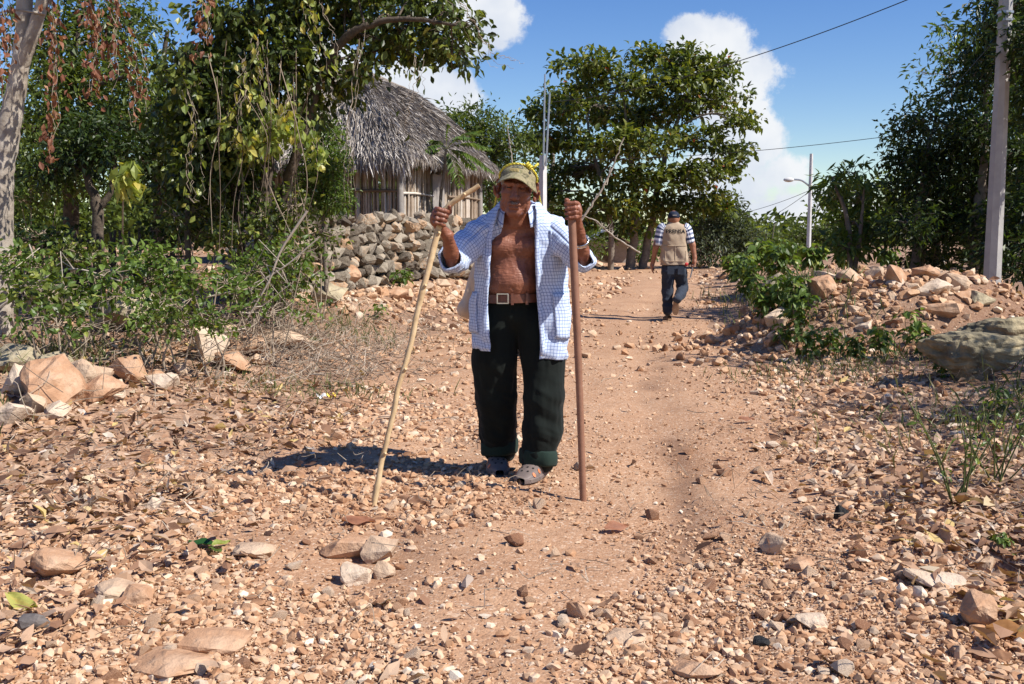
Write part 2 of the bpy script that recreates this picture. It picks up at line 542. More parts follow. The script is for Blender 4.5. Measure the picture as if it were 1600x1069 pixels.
M['twig'] = speck_mat('dry twigs', [(0, (.12, .085, .06)), (.5, (.30, .235, .17)), (1, (.46, .40, .33))], 30, .9, .3, .003, 3)
M['concrete'] = speck_mat('pole concrete', [(.2, (.30, .29, .275)), (1, (.50, .48, .45))], 5, .9, .4, .01, 7, None)
M['white_post'] = speck_mat('whitewashed concrete', [(.2, (.50, .49, .47)), (1, (.72, .71, .69))], 6, .9, .4, .01, 7, None)
M['metal'] = plain('galvanised steel', (.42, .43, .44), .4, .5, .7)
M['cable'] = plain('cable rubber', (.03, .03, .033), .6)
G_ = lambda a, b, c, d: [(0, a), (.45, b), (.8, c), (1, d)]
M['leaf_dark'] = leaf_mat('dark forest leaf', G_((.015, .027, .007), (.033, .058, .013), (.065, .105, .02), (.14, .17, .035)))
M['leaf_mid'] = leaf_mat('mid green leaf', G_((.032, .05, .010), (.08, .115, .018), (.155, .20, .034), (.30, .31, .06)))
M['leaf_bright'] = leaf_mat('bright shrub leaf', G_((.045, .08, .014), (.095, .155, .025), (.17, .24, .045), (.31, .34, .08)))
M['leaf_vine'] = leaf_mat('vine leaf', G_((.024, .038, .009), (.07, .10, .018), (.19, .225, .042), (.45, .44, .11)), trans=.35)
M['leaf_yellow'] = leaf_mat('yellowing vine leaf', G_((.10, .15, .03), (.20, .26, .05), (.33, .37, .09), (.5, .42, .1)), trans=.4)
M['leaf_almond'] = leaf_mat('almond leaf', [(0, (.022, .036, .009)), (.38, (.065, .095, .017)), (.68, (.15, .18, .032)), (.95, (.26, .25, .05)), (.985, (.28, .2, .045)), (1, (.38, .07, .025))], .4)
M['leaf_grey'] = leaf_mat('grey green leaf', G_((.045, .06, .032), (.085, .105, .06), (.14, .165, .1), (.22, .24, .16)))
M['leaf_dry'] = leaf_mat('dry brown leaf', G_((.09, .032, .016), (.20, .075, .04), (.32, .14, .075), (.42, .24, .14)), .7, .25)
M['leaf_litter'] = leaf_mat('fallen leaf', [(0, (.10, .05, .03)), (.25, (.26, .135, .075)), (.5, (.40, .245, .15)), (.8, (.50, .36, .25)), (.95, (.56, .48, .40)), (1, (.50, .36, .14))], .75, .15)
M['leaf_green_fallen'] = leaf_mat('fresh fallen leaf', G_((.02, .07, .015), (.03, .11, .02), (.05, .15, .03), (.1, .2, .05)), .35, .15)
M['leaf_ochre'] = leaf_mat('ochre leaf', G_((.3, .13, .03), (.42, .20, .05), (.5, .3, .08), (.4, .4, .1)), .6, .3)
M['grass'] = leaf_mat('dry grass', G_((.06, .09, .025), (.14, .16, .05), (.26, .24, .11), (.42, .35, .2)), .7, .25)
M['thatch'] = speck_mat('old palm thatch', [(0, (.08, .062, .048)), (.3, (.24, .20, .165)), (.6, (.43, .385, .335)), (1, (.66, .61, .55))], 30, .95, .4, .006, 3)
M['thatch_base'] = speck_mat('thatch bed', [(.2, (.04, .033, .026)), (1, (.14, .12, .10))], 25, .95, .8, .02, 5, None)
M['stick_wall'] = speck_mat('weathered wall pole', [(0, (.15, .105, .07)), (.4, (.34, .26, .19)), (.75, (.50, .42, .34)), (1, (.62, .56, .48))], 12, .95, .5, .006, 5, 'object', var=.3)
M['plank'] = speck_mat('grey plank', [(.2, (.22, .19, .165)), (1, (.42, .39, .36))], 9, .95, .4, .006, 5, None)

# ------------------------------------------------------------------ terrain
def road_l(y): return np.interp(y, [0, 3, 6, 8, 13, 17, 24, 30, 41, 60, 90], [-1.9, -1.7, -1.45, -1.3, -1.05, -.25, 1.2, 1.9, 3.6, 6, 11])
def road_r(y): return np.interp(y, [0, 3, 6, 8, 13, 17, 24, 30, 41, 60, 90], [1.6, 1.6, 1.75, 2.05, 2.7, 3.2, 4.5, 5.5, 7.4, 10, 15])


def H(x, y, micro=True):
    x, y = np.broadcast_arrays(np.asarray(x, float), np.asarray(y, float))
    dl, dr = road_l(y) - x, x - road_r(y)
    hb = np.interp(y, [0, 4, 6, 9, 14, 19, 26, 45, 80], [.02, .05, .12, .30, .46, .68, .78, .5, .3])
    w = np.interp(y, [0, 6, 9, 14, 20], [3.2, 2.6, 2.0, 1.5, 1.2])
    z = hb * sstep(0, 1, dl / w) + .012 * np.clip(dl - w, 0, 40)
    z = z + .18 * sstep(0, 2.2, dr) * sstep(2, 8, y) + .006 * np.clip(dr - 2, 0, 60)
    m = np.sqrt(((x - 4.25) / 2.1) ** 2 + ((y - 11.7) / 1.55) ** 2)
    z = z + .62 * (1 - sstep(.42, 1.06, m))
    z = z - .17 * np.exp(-((x - 1.93) / .17) ** 2 - ((y - 3.93) / .14) ** 2)   # the hollow at the right
    for c in (.33, .72):                                  # wheel tracks
        xc = road_l(y) + c * (road_r(y) - road_l(y)); z = z - .022 * np.exp(-((x - xc) / .22) ** 2)
    if micro:
        z = z + .10 * (n2(x, y, .5, 2) - .5) * np.minimum(1, .3 + .25 * np.clip(np.maximum(dl, dr), 0, 4)) + .05 * (n2(x, y, 2.1, 3, 5.) - .5) + .016 * (n2(x, y, 9, 2, 9.) - .5)
    return z


def G(px, py):
    """the point of the ground seen at picture position (px, py)"""
    d = ray(px, py); t = np.linspace(1.5, 70, 2600)
    p = np.array([0, 0, CH]) + t[:, None] * d
    k = np.argmax(p[:, 2] < H(p[:, 0], p[:, 1]))
    return p[k]


def axis_steps(lo, hi, d0, grow, start, mx):
    a = [start]; s = d0
    while a[-1] < hi: a.append(a[-1] + s); s = min(mx, s * grow)
    b = [start]; s = d0
    while b[-1] > lo: b.append(b[-1] - s); s = min(mx, s * grow)
    return np.array(sorted(set(np.round(b[1:] + a, 4))))


xs = np.concatenate([-np.flip(axis_steps(0, 320, .05, 1.045, 4.5, 20))[:-1], np.arange(-4.5, 4.5, .05), axis_steps(4.5, 320, .05, 1.045, 4.5, 20)])
xs = np.unique(np.round(xs[(np.abs(xs) <= 4.5) | (np.abs(xs) > 4.5)], 3))
ys = np.concatenate([np.arange(-30, 1.5, 1.5), np.arange(1.5, 8, .05), axis_steps(8, 700, .055, 1.022, 8, 30)])
ys = np.unique(np.round(ys[ys >= -30], 3))
GX, GY = np.meshgrid(xs, ys)
GZ = H(GX, GY) - .03 * (1 - sstep(-.25, .15, np.maximum(road_l(GY) - GX, GX - road_r(GY)) + .5 * (n2(GX, GY, 1.3, 2, 3.) - .5)))


def soil(name, stops, stops2):
    m, n, l, b = mat_base(name, .95, .15)
    v = coords(n)
    f = noise_node(n, l, v, 1.1, 7, .6); g = noise_node(n, l, v, 26, 8, .65)
    r = ramp(n, stops); l.new(f, r.inputs['Fac']); r2 = ramp(n, stops2); l.new(g, r2.inputs['Fac'])
    vo = n.new('ShaderNodeTexVoronoi'); vo.inputs['Scale'].default_value = 95; l.new(v, vo.inputs['Vector'])
    sep = n.new('ShaderNodeSeparateColor'); l.new(vo.outputs['Color'], sep.inputs[0])
    r3 = ramp(n, [(0, (.22, .12, .07)), (.5, (.42, .25, .15)), (.8, (.52, .36, .24)), (1, (.66, .54, .42))]); l.new(sep.outputs[0], r3.inputs['Fac'])
    msk = mathn(n, l, 'GREATER_THAN', sep.outputs[1], .55)
    c = mixc(n, l, .45, r.outputs[0], r2.outputs[0])
    c = mixc(n, l, mathn(n, l, 'MULTIPLY', msk, .6), c, r3.outputs[0])
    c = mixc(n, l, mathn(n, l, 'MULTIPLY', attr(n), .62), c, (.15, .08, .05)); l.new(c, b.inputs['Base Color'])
    h = mathn(n, l, 'ADD', g, mathn(n, l, 'MULTIPLY', vo.outputs['Distance'], -.35))
    bump(n, l, b, mathn(n, l, 'ADD', h, mathn(n, l, 'MULTIPLY', f, 1.2)), .6, .012)
    return m


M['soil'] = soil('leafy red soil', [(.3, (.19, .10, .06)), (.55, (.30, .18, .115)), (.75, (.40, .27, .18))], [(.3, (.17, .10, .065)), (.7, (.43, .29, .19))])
M['road'] = soil('trodden reddish dirt', [(.3, (.28, .142, .075)), (.55, (.42, .243, .140)), (.75, (.49, .318, .195))], [(.3, (.28, .145, .08)), (.7, (.49, .315, .195))])
mb = MB(); mb.add(np.stack([GX, GY, GZ], -1).reshape(-1, 3), grid_faces(len(ys), len(xs)), np.clip(sstep(.45, .75, n2(GX, GY, .8, 3, 21.)) * .8 + np.exp(-((GX - 1.93) / .2) ** 2 - ((GY - 3.93) / .17) ** 2), 0, 1).ravel())  # tint: random dark patches, plus the right hollow's shade painted into the soil
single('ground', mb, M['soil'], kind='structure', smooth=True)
ry = np.concatenate([np.arange(1.2, 9, .05), axis_steps(9, 95, .055, 1.02, 9, 1.2)])
tt = np.linspace(-.14, 1.14, 110)
TX, TY = np.meshgrid(tt, ry)
RX = road_l(TY) + TX * (road_r(TY) - road_l(TY))
RZ = H(RX, TY) - .004 - .05 * (1 - sstep(-.16, .02, np.minimum(TX, 1 - TX) + .25 * (n2(RX, TY, 1.1, 3, 8.) - .5)))
mb = MB(); wear = np.exp(-((TX - .74 - .02 * np.sin(TY * 1.3)) / .035) ** 2) * sstep(.3, .6, n2(RX, TY, 1.6, 3, 11.)) * sstep(14, 8, TY) + .5 * np.exp(-((TX - .36) / .05) ** 2) * sstep(.4, .65, n2(RX, TY, 1.2, 3, 15.))
mb.add(np.stack([RX, TY, RZ], -1).reshape(-1, 3), grid_faces(len(ry), len(tt)), np.clip(wear, 0, 1).ravel())
single('dirt_road', mb, M['road'], kind='structure', smooth=True)

# ------------------------------------------------------------------ gravel
LIB8 = [hull_rock(100 + i, 9) for i in range(22)]
LIB11 = [hull_rock(200 + i, 17) for i in range(22)]
LIBF = [fine_rock(260 + i, 14, 1, .12, .25) for i in range(16)]
STONE = []
for i in range(14):
    V, F = fine_rock(300 + i, 13, 1, .10, .2); b_ = MB(); b_.add(V, F); me_ = b_.mesh('stone'); me_.materials.append(M['stone']); STONE.append(me_)


def in_view(k, y0, y1, p=2.0, mx=.62):
    u = rng.random(k)
    y = (y0 ** (1 - p) + u * (y1 ** (1 - p) - y0 ** (1 - p))) ** (1 / (1 - p))
    return rng.uniform(-1, 1, k) * (mx * y + .8), y


def track(x, y):
    t = (x - road_l(y)) / (road_r(y) - road_l(y))
    return t


def gravel_density(x, y):
    t = track(x, y); dl, dr = road_l(y) - x, x - road_r(y)
    near = 1 - sstep(3.6, 5.2, y)
    on = np.clip(np.minimum(t, 1 - t) * 4, 0, 1) * (t > 0) * (t < 1)
    d = .9 - .66 * on * (1 - .72 * near) * sstep(.38, .62, t + .06 * np.sin(y * 1.7))
    d = d * (.16 + 1.35 * sstep(.36, .60, n2(x, y, 1.0, 3, 2.)))
    off = np.maximum(dl, dr)
    d = d * (1 - .85 * np.exp(-((x - 1.93) / .2) ** 2 - ((y - 3.93) / .17) ** 2))
    d = d * (1 - .85 * sstep(-.1, .9, dl) * sstep(4.2, 5.6, y)) * (1 - .6 * sstep(1.5, 3.0, dr))
    return np.clip(d, 0, 1)


mb = MB()
x, y = in_view(185000, 2.3, 42, 2.05)
k = rng.random(len(x)) < gravel_density(x, y); x, y = x[k], y[k]
sz = np.minimum(.00142 * y ** .9 * rng.random(len(x)) ** -.52, .012 + .0036 * y)
z = H(x, y)
tint = np.clip(rng.normal(.47, .21, len(x)) + .2 * (rng.random(len(x)) < .06) + .25 * (n2(x, y, .8, 2, 4.) - .5), 0, 1)
tk = track(x, y); sz = sz * (1 - .5 * sstep(.38, .6, tk) * (tk < .98) * sstep(3, 5, y))
big = sz > .012 + .0012 * y
scatter(mb, LIB11, np.stack([x, y, z + sz * .06], 1)[big], sz[big], tint[big])
scatter(mb, LIB8, np.stack([x, y, z + sz * .12], 1)[~big], sz[~big], tint[~big])
single('gravel', mb, M['gravel'], kind='stuff')

# ------------------------------------------------------------------ leaf litter and twigs
mb = MB()
x, y = in_view(44000, 2.5, 24, 1.75, .66)
dl, dr = road_l(y) - x, x - road_r(y)
d = np.maximum(1.2 * sstep(-.7, .9, dl) * sstep(2.3, 4.8, y) * (1 - .75 * sstep(5.5, 10, y) * (dl < 1.2)), .8 * sstep(-.6, 1.2, dr) * (1 - .6 * sstep(7, 10, y))) * (.35 + 1.1 * sstep(.35, .6, n2(x, y, .9, 2, 7.))) + .004
k = rng.random(len(x)) < d; x, y = x[k], y[k]; k = len(x)
D = rand_dir(k); D[:, 2] *= .3; N = np.array([0, 0, 1]) + rng.normal(0, .5, (k, 3))
L = rng.uniform(.025, .085, k) * (1 + .04 * y) * np.where(rng.random(k) < .12, 1.25, 1)
add_leaves(mb, np.stack([x, y, H(x, y) + .012 + rng.random(k) * .03], 1), D, N, L, L * rng.uniform(.28, .6, k), np.clip(rng.normal(.5, .27, k), 0, 1), True, rng.uniform(-.4, .6, (k, 1)), rng.uniform(-.25, .35, (k, 1)))
single('leaf_litter', mb, M['leaf_litter'], kind='stuff')

mb = MB()
def twigs(cx, cy_, sx, sy, k, L0, L1, r, up=.25, tnt=(.3, .9)):
    for _ in range(k):
        x0, y0 = cx + rng.normal(0, sx), cy_ + rng.normal(0, sy)
        a = rng.uniform(0, 2 * np.pi); L = rng.uniform(L0, L1)
        d = unit(np.array([math.cos(a), math.sin(a), rng.normal(0, up)]))
        z0 = float(H(x0, y0)) + rng.uniform(.01, .1 * (1 + 2 * up))
        p = np.array([x0, y0, z0]); b_ = rng.normal(0, .16, 3)
        q = [p, p + d * L * .3 + b_ * L, p + d * L * .65 + rng.normal(0, .12, 3) * L, p + d * L + b_ * L * .6]
        q = curve(q, 2); q[:, 2] = np.maximum(q[:, 2], H(q[:, 0], q[:, 1]) + .005)
        tube(mb, q, [r, r * .8, r * .5], 3, rng.uniform(*tnt), False)


for cx, cy_, sx, sy, k in ((-2.15, 10.4, .55, .7, 520), (-2.5, 9.2, .8, .5, 300), (-3.9, 8.8, 1.0, .5, 110), (-1.7, 8.8, .5, .6, 220), (-3.0, 7.0, 1.3, .7, 120), (-1.5, 12.5, .5, .8, 160)):
    twigs(cx, cy_, sx, sy, k, .10, .45, .0034, .5, (.1, .75))
for cx, cy_, sx, sy, k in ((-2.2, 5.2, 1.0, .9, 260), (2.6, 5.2, .6, .9, 120), (3.4, 8.2, .7, .8, 160), (.6, 4.0, 1.2, .7, 60), (2.0, 4.2, .5, .4, 60), (3.6, 6.5, .9, .8, 140)):
    twigs(cx, cy_, sx, sy, k, .05, .22, .0022, .08, (.1, .7))
single('twig_litter', mb, M['twig'], kind='stuff')

mb = MB()
def tufts(cx, cy_, sx, sy, k, h0, h1, t0, t1):
    x = cx + rng.normal(0, sx, k); y = cy_ + rng.normal(0, sy, k)
    D = rng.normal(0, .45, (k, 3)); D[:, 2] = 1
    L = rng.uniform(h0, h1, k); N = rng.normal(0, 1, (k, 3)); N[:, 2] *= .2
    add_leaves(mb, np.stack([x, y, H(x, y) - .01], 1), D, N, L, .006 + .02 * L, rng.uniform(t0, t1, k), True, .35, 0)


for a in ((-3.35, 6.3, .12, .1, 160, .06, .17, .2, .8), (-1.75, 8.1, .5, .3, 260, .05, .16, .1, .7), (2.9, 9.0, .5, .4, 260, .04, .16, 0, .6), (3.3, 6.4, .5, .5, 260, .06, .28, .2, .95),
          (3.4, 9.6, .6, .4, 260, .05, .18, 0, .5), (-2.0, 11.8, .4, .5, 240, .08, .25, .1, .7), (3.0, 5.6, .4, .4, 110, .05, .25, .2, .9), (-3.9, 8.3, .6, .4, 380, .08, .25, .1, .7), (4.6, 7.2, .6, .6, 300, .1, .4, 0, .7), (3.35, 12.0, .25, 1.2, 420, .1, .35, 0, .5), (4.4, 16.5, .4, 1.6, 420, .15, .4, 0, .5)):
    tufts(*a)
single('grass', mb, M['grass'], kind='stuff')

# ------------------------------------------------------------------ rocks one can pick out
def rock(px, py, w, h, mat, label, name='rock', seed=None, dep=1.0, group=None, rz=None, n=12, Y=None, sub=2, amp=.15, z0=None, tilt=.15):
    """a rock whose foot is seen at (px, py), w by h picture units large"""
    g = G(px, py) if Y is None else P(px, py, Y)
    s = g[1] / FPX
    V, F = fine_rock(seed or int(px * 7 + py), 24 if amp < .12 else n, sub, amp)
    e = V.max(0) - V.min(0); V = (V - (V.max(0) + V.min(0)) / 2) / e
    V = V @ rotm(rng.normal(0, tilt), rng.normal(0, tilt), 0 if rz is None else rz).T
    V = V * [w * s, w * s * dep, h * s]
    c = g + [0, w * s * dep * .35, h * s * (z0 or (.36 if h > .55 * w else .29 if amp > .12 else .2))]
    b = MB(); b.add(V + c, F)
    return single(name, b, M[mat], label, 'rock', group, loc=tuple(c))


LB = 'rocks heaped along the left verge'
for a in ((62, 640, 92, 78, 'orange_rock', 'big orange brown rock in the heap at the left edge of the photo'),
          (18, 622, 56, 50, 'white_rock', 'cream boulder cut by the left edge of the photo, behind the orange rock'),
          (14, 672, 50, 40, 'white_rock', 'lowest white lump of the heap at the left edge'),
          (46, 655, 40, 40, 'tan_rock', 'tan stone wedged between the white lump and the orange rock'),
          (82, 658, 36, 26, 'white_rock', 'small pale yellowish stone in front of the big orange rock'),
          (145, 634, 68, 42, 'orange_rock', 'brown red flat topped rock right of the big orange rock'),
          (168, 628, 34, 30, 'white_rock', 'white stone leaning on the flat topped brown rock'),
          (125, 612, 44, 46, 'tan_rock', 'upright tan slab behind the flat topped brown rock'),
          (158, 605, 26, 30, 'tan_rock', 'small tan block between the slab and the rounded block'),
          (193, 600, 52, 40, 'orange_rock', 'rounded orange block midway along the left rock heap'),
          (246, 612, 48, 28, 'white_rock', 'bright white chip below the right end of the left rock heap'),
          (238, 598, 36, 18, 'orange_rock', 'thin reddish rock behind the bright white chip'),
          (280, 590, 24, 20, 'tan_rock', 'small peaked stone between the white chip and the brick red block'),
          (20, 585, 90, 40, 'grey_rock', 'grey lichened slab half buried at the left edge'),
          (322, 568, 52, 56, 'white_rock', 'upright whitish boulder left of the brick red blocks'),
          (360, 582, 62, 30, 'orange_rock', 'brick red block lying in front of the whitish boulder'),
          (382, 556, 56, 26, 'orange_rock', 'long orange block on top of the brick red one'),
          (350, 540, 40, 34, 'tan_rock', 'tan stone crowning the heap beside the whitish boulder'),
          (405, 572, 36, 18, 'tan_rock', 'flat buff stone right of the brick red block'),
          (440, 545, 62, 24, 'tan_rock', 'low buff rock among the dry twigs'),
          (476, 548, 40, 18, 'tan_rock', 'buff stone right of the low buff rock in the twigs'),
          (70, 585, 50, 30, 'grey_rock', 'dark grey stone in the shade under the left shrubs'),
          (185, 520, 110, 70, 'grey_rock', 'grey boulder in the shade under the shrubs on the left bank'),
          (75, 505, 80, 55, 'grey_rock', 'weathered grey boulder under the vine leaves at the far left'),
          ):
    rock(a[0], a[1], a[2] * 1.14, a[3] * 1.18, *a[4:], group=LB, z0=.42)
for a in ((512, 478, 62, 42, 'grey_rock', 'pale grey slab at the foot of the dry stone wall'),
          (536, 458, 54, 60, 'orange_rock', 'ochre block standing at the near end of the dry stone wall'),
          (505, 432, 40, 44, 'tan_rock', 'tan block stacked behind the ochre one at the wall end'),
          (524, 405, 40, 26, 'white_rock', 'whitish stone on top of the wall end'),
          (618, 468, 36, 22, 'orange_rock', 'orange stone fallen from the dry stone wall'),
          (660, 455, 40, 20, 'tan_rock', 'tan stone fallen from the wall beside the forked stick'),
          (690, 452, 30, 18, 'tan_rock', 'buff stone between the forked stick and the checked shirt')):
    rock(*a, group='stones at the foot of the wall')
MR = 'rocks on the earth mound'
for a in ((1292, 470, 46, 44, 'orange_rock', 'brown boulder on the left shoulder of the mound'), (1265, 462, 34, 30, 'white_rock', 'pale stone left of the brown boulder on the mound'),
          (1298, 446, 46, 26, 'white_rock', 'white flat stone behind the brown boulder on the mound'), (1335, 444, 52, 30, 'tan_rock', 'tan rock on the crest of the mound, left part'),
          (1352, 428, 40, 18, 'orange_rock', 'thin reddish rock topping the mound crest'), (1371, 438, 34, 24, 'tan_rock', 'rounded tan stone in the middle of the crest'),
          (1408, 444, 44, 34, 'orange_rock', 'orange rock on the mound crest, right of the middle'), (1404, 450, 30, 22, 'white_rock', 'small pale stone in front of the orange crest rock'),
          (1450, 438, 44, 28, 'orange_rock', 'brown red rock on the right half of the crest'), (1462, 462, 66, 34, 'white_rock', 'long cream slab on the right half of the mound'),
          (1498, 456, 50, 34, 'tan_rock', 'tan boulder at the right end of the crest before the pole'), (1538, 482, 40, 32, 'grey_rock', 'greyish block at the foot of the concrete pole'),
          (1395, 472, 24, 20, 'tan_rock', 'small rounded stone on the mound face'), (1516, 470, 50, 24, 'orange_rock', 'dark reddish rock between the tan boulder and the grey block'),
          (1476, 500, 84, 34, 'orange_rock', 'dark brown rock on the mound right slope'), (1356, 520, 36, 24, 'white_rock', 'white chunk low on the mound face'),
          (1346, 508, 28, 16, 'white_rock', 'small white chip above the white chunk on the mound'), (1334, 490, 26, 16, 'tan_rock', 'little tan stone on the left of the mound face'),
          (1428, 458, 30, 20, 'tan_rock', 'buff stone under the orange crest rock')):
    rock(*a, group=MR)
rock(1222, 462, 56, 40, 'grey_rock', 'pale grey limestone block in the weeds left of the mound')
rock(1216, 510, 44, 34, 'white_rock', 'whitish stone in the weeds at the road edge below the mound')
rock(1166, 494, 24, 20, 'orange_rock', 'dark red stone at the road edge near the weeds')
rock(1190, 505, 26, 16, 'orange_rock', 'flat reddish stone beside the weeds at the road edge')
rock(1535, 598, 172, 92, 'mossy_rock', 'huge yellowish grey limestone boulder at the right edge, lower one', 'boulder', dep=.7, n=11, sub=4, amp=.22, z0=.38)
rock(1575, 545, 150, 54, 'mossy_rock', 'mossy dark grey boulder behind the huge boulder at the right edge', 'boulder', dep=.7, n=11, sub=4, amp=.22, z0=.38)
rock(1536, 985, 56, 66, 'orange_rock', 'upright brown stone by the dark hollow in the lower right corner', dep=.9)
rock(1545, 900, 40, 34, 'tan_rock', 'squarish tan stone above the upright brown stone')
rock(1484, 850, 40, 30, 'orange_rock', 'rounded reddish stone on the right verge under the tall weeds')
rock(1523, 893, 30, 34, 'tan_rock', 'pale buff block left of the squarish tan stone')
rock(1470, 925, 90, 36, 'white_rock', 'long whitish slab on the right verge')
rock(1468, 756, 34, 20, 'white_rock', 'bright white triangular stone on the right verge')
rock(1090, 1062, 90, 30, 'orange_rock', 'flat salmon stone at the bottom edge right of the middle')
rock(1210, 868, 40, 36, 'tan_rock', 'yellowish upright stone on the right of the road')
rock(1252, 895, 50, 22, 'orange_rock', 'flat salmon stone below the yellowish upright stone')
rock(1270, 985, 62, 30, 'white_rock', 'pale yellow broken slab on the right of the road', dep=.7)
rock(902, 968, 36, 34, 'orange_rock', 'rounded reddish stone set in the road below the brown staff')
rock(548, 873, 104, 42, 'orange_rock', 'large half buried pinkish rock near the forked stick tip', dep=.6, amp=.12)
rock(590, 882, 60, 44, 'tan_rock', 'pale end of the half buried pinkish rock, cracked off', dep=.8)
rock(556, 917, 50, 40, 'white_rock', 'white angular stone below the half buried rock')
rock(600, 905, 36, 34, 'tan_rock', 'tan block right of the white angular stone')
rock(80, 908, 84, 52, 'orange_rock', 'smooth orange stone in the leaves at the lower left', amp=.10)
rock(170, 940, 70, 36, 'tan_rock', 'buff flat stone right of the smooth orange stone', amp=.11)
rock(210, 952, 46, 38, 'orange_rock', 'pinkish grey stone beside the buff flat stone')
rock(392, 872, 70, 28, 'tan_rock', 'flat buff stone right of the green fallen leaf', amp=.11)
rock(330, 1025, 110, 46, 'orange_rock', 'flat pinkish bedrock hump at the lower left', amp=.11, dep=.9)
rock(255, 1062, 150, 40, 'orange_rock', 'long salmon ledge at the bottom edge, left part', amp=.11)
rock(46, 990, 56, 34, 'slate', 'dark grey flat chip in the lower left corner', dep=.6)
rock(1318, 812, 22, 24, 'charcoal', 'black burnt lump on the right verge', 'charcoal_lump')
rock(1190, 1012, 30, 16, 'charcoal', 'black charred chip on the road at the lower right', 'charcoal_lump')
rock(980, 1008, 70, 26, 'tan_rock', 'flat ochre stone set in the road right of the middle', amp=.10, dep=.8)
rock(238, 800, 24, 26, 'white_rock', 'little white stone among the leaves left of the forked stick', n=11)

# loose stones in the foreground, each described by the nearest landmark
LAND = [('the tip of the forked stick', G(583, 790)), ('the foot of the brown staff', G(911, 780)), ("the old man's feet", G(805, 745)), ('the half buried pinkish rock', G(548, 873)),
        ('the smooth orange stone at the lower left', G(80, 908)), ('the flat pinkish bedrock hump', G(330, 1025)), ('the black burnt lump', G(1318, 812)), ('the yellowish upright stone', G(1210, 868)),
        ('the rounded reddish stone set in the road', G(902, 968)), ('the pale yellow broken slab', G(1270, 985)), ('the brick red block', G(360, 582)), ('the green fallen leaf', G(320, 855)), ('the weeds at the road edge', G(1240, 530)),
        ('the flat salmon stone at the bottom edge', G(1090, 1062)), ('the lower right corner stone', G(1536, 985)), ('the bright white triangular stone', G(1468, 756)), ('the rounded orange block', G(193, 600)), ("the walking man's feet", G(1045, 494))]
ORD = ['closest', 'second closest', 'third closest', 'fourth closest', 'fifth closest', 'sixth closest', 'seventh closest', 'eighth closest', 'ninth closest', 'tenth closest']


def place_words(pts, noun):
    """names each point by its nearest landmark, the side it lies on and its rank there"""
    pts = np.asarray(pts); A = np.array([g[:2] for _, g in LAND])
    dist = np.linalg.norm(pts[:, None, :2] - A[None], axis=2); w = dist.argmin(1); out = [None] * len(pts); q = {}
    for i, k in enumerate(w):
        d = pts[i, :2] - A[k]; side = (('right of' if d[0] > 0 else 'left of') if abs(d[0]) > abs(d[1]) else ('beyond' if d[1] > 0 else 'in front of'))
        q.setdefault((k, side), []).append((dist[i, k], i))
    for (k, side), v in q.items():
        for r_, (_, i) in enumerate(sorted(v)):
            out[i] = (f'{ORD[r_]} {noun} {side} {LAND[k][0]}' if r_ < 10 else None)
    return out


x, y = in_view(900, 2.75, 11, 2.0, .5)
k = (rng.random(900) < gravel_density(x, y) + .12) & (np.abs(x) < .5 * y + .1); x, y = x[k][:215], y[k][:215]
sz = rng.uniform(.018, .034, len(x)) * (.75 + .09 * y) * np.where(rng.random(len(x)) < .2, 1.4, 1)
for i, (x0, y0, s0, wd) in enumerate(zip(x, y, sz, place_words(np.stack([x, y], 1), 'loose stone'))):
    if wd is None: continue
    o = bpy.data.objects.new('loose_stone', STONE[i % len(STONE)]); COL.objects.link(o)
    o.location = (x0, y0, float(H(x0, y0)) + s0 * .25); o.rotation_euler = (rng.normal(0, .3), rng.normal(0, .3), rng.uniform(0, 6.28))
    o.scale = (s0 * rng.uniform(.9, 1.35), s0 * rng.uniform(.8, 1.2), s0 * rng.uniform(.55, .9))
    o['label'], o['category'], o['group'] = wd, 'stone', 'loose stones on the road and verges'

# big fallen leaves
FL = []
for i in range(7):
    b = MB(); L, W = 1.0, rng.uniform(.42, .62); u = np.linspace(0, 1, 8); v = np.linspace(-1, 1, 7)
    U, Vv = np.meshgrid(u, v, indexing='ij'); wd = W * np.sin(np.pi * np.clip(U, .02, .985) ** .8) * .5
    cu, cv = rng.uniform(-.5, .9), rng.uniform(-.1, .3)
    z = cu * (U - .5) ** 2 + cv * (Vv * wd) ** 2 * 2.2 + .05 * np.sin(U * 9 + Vv * 3 + i) + .02 * np.abs(Vv)
    b.add(np.stack([U - .5, Vv * wd, z - z.min()], -1).reshape(-1, 3), grid_faces(8, 7), np.clip(.5 + .3 * rng.normal() + .25 * (np.abs(Vv) - .5), 0, 1).ravel())
    me_ = b.mesh('fallen_leaf', smooth=True); me_.materials.append(M['leaf_litter']); FL.append(me_)
x, y = in_view(420, 2.75, 10, 1.7, .5)
dl, dr = road_l(y) - x, x - road_r(y)
k = (rng.random(420) < np.maximum(.035, np.maximum(sstep(-.6, 1, dl), sstep(-.6, .8, dr)))) & (np.abs(x) < .5 * y); x, y = x[k][:150], y[k][:150]
for i, (x0, y0, wd) in enumerate(zip(x, y, place_words(np.stack([x, y], 1), 'curled dry leaf'))):
    if wd is None: continue
    o = bpy.data.objects.new('fallen_leaf', FL[i % 7]); COL.objects.link(o); s0 = rng.uniform(.055, .12) * (.8 + .05 * y0)
    o.location = (x0, y0, float(H(x0, y0)) + .012); o.rotation_euler = (rng.normal(0, .3), rng.normal(0, .3), rng.uniform(0, 6.28)); o.scale = (s0, s0, s0 * rng.uniform(.7, 1.2))
    o['label'], o['category'], o['group'] = wd, 'leaf', 'dry leaves fallen on the ground'


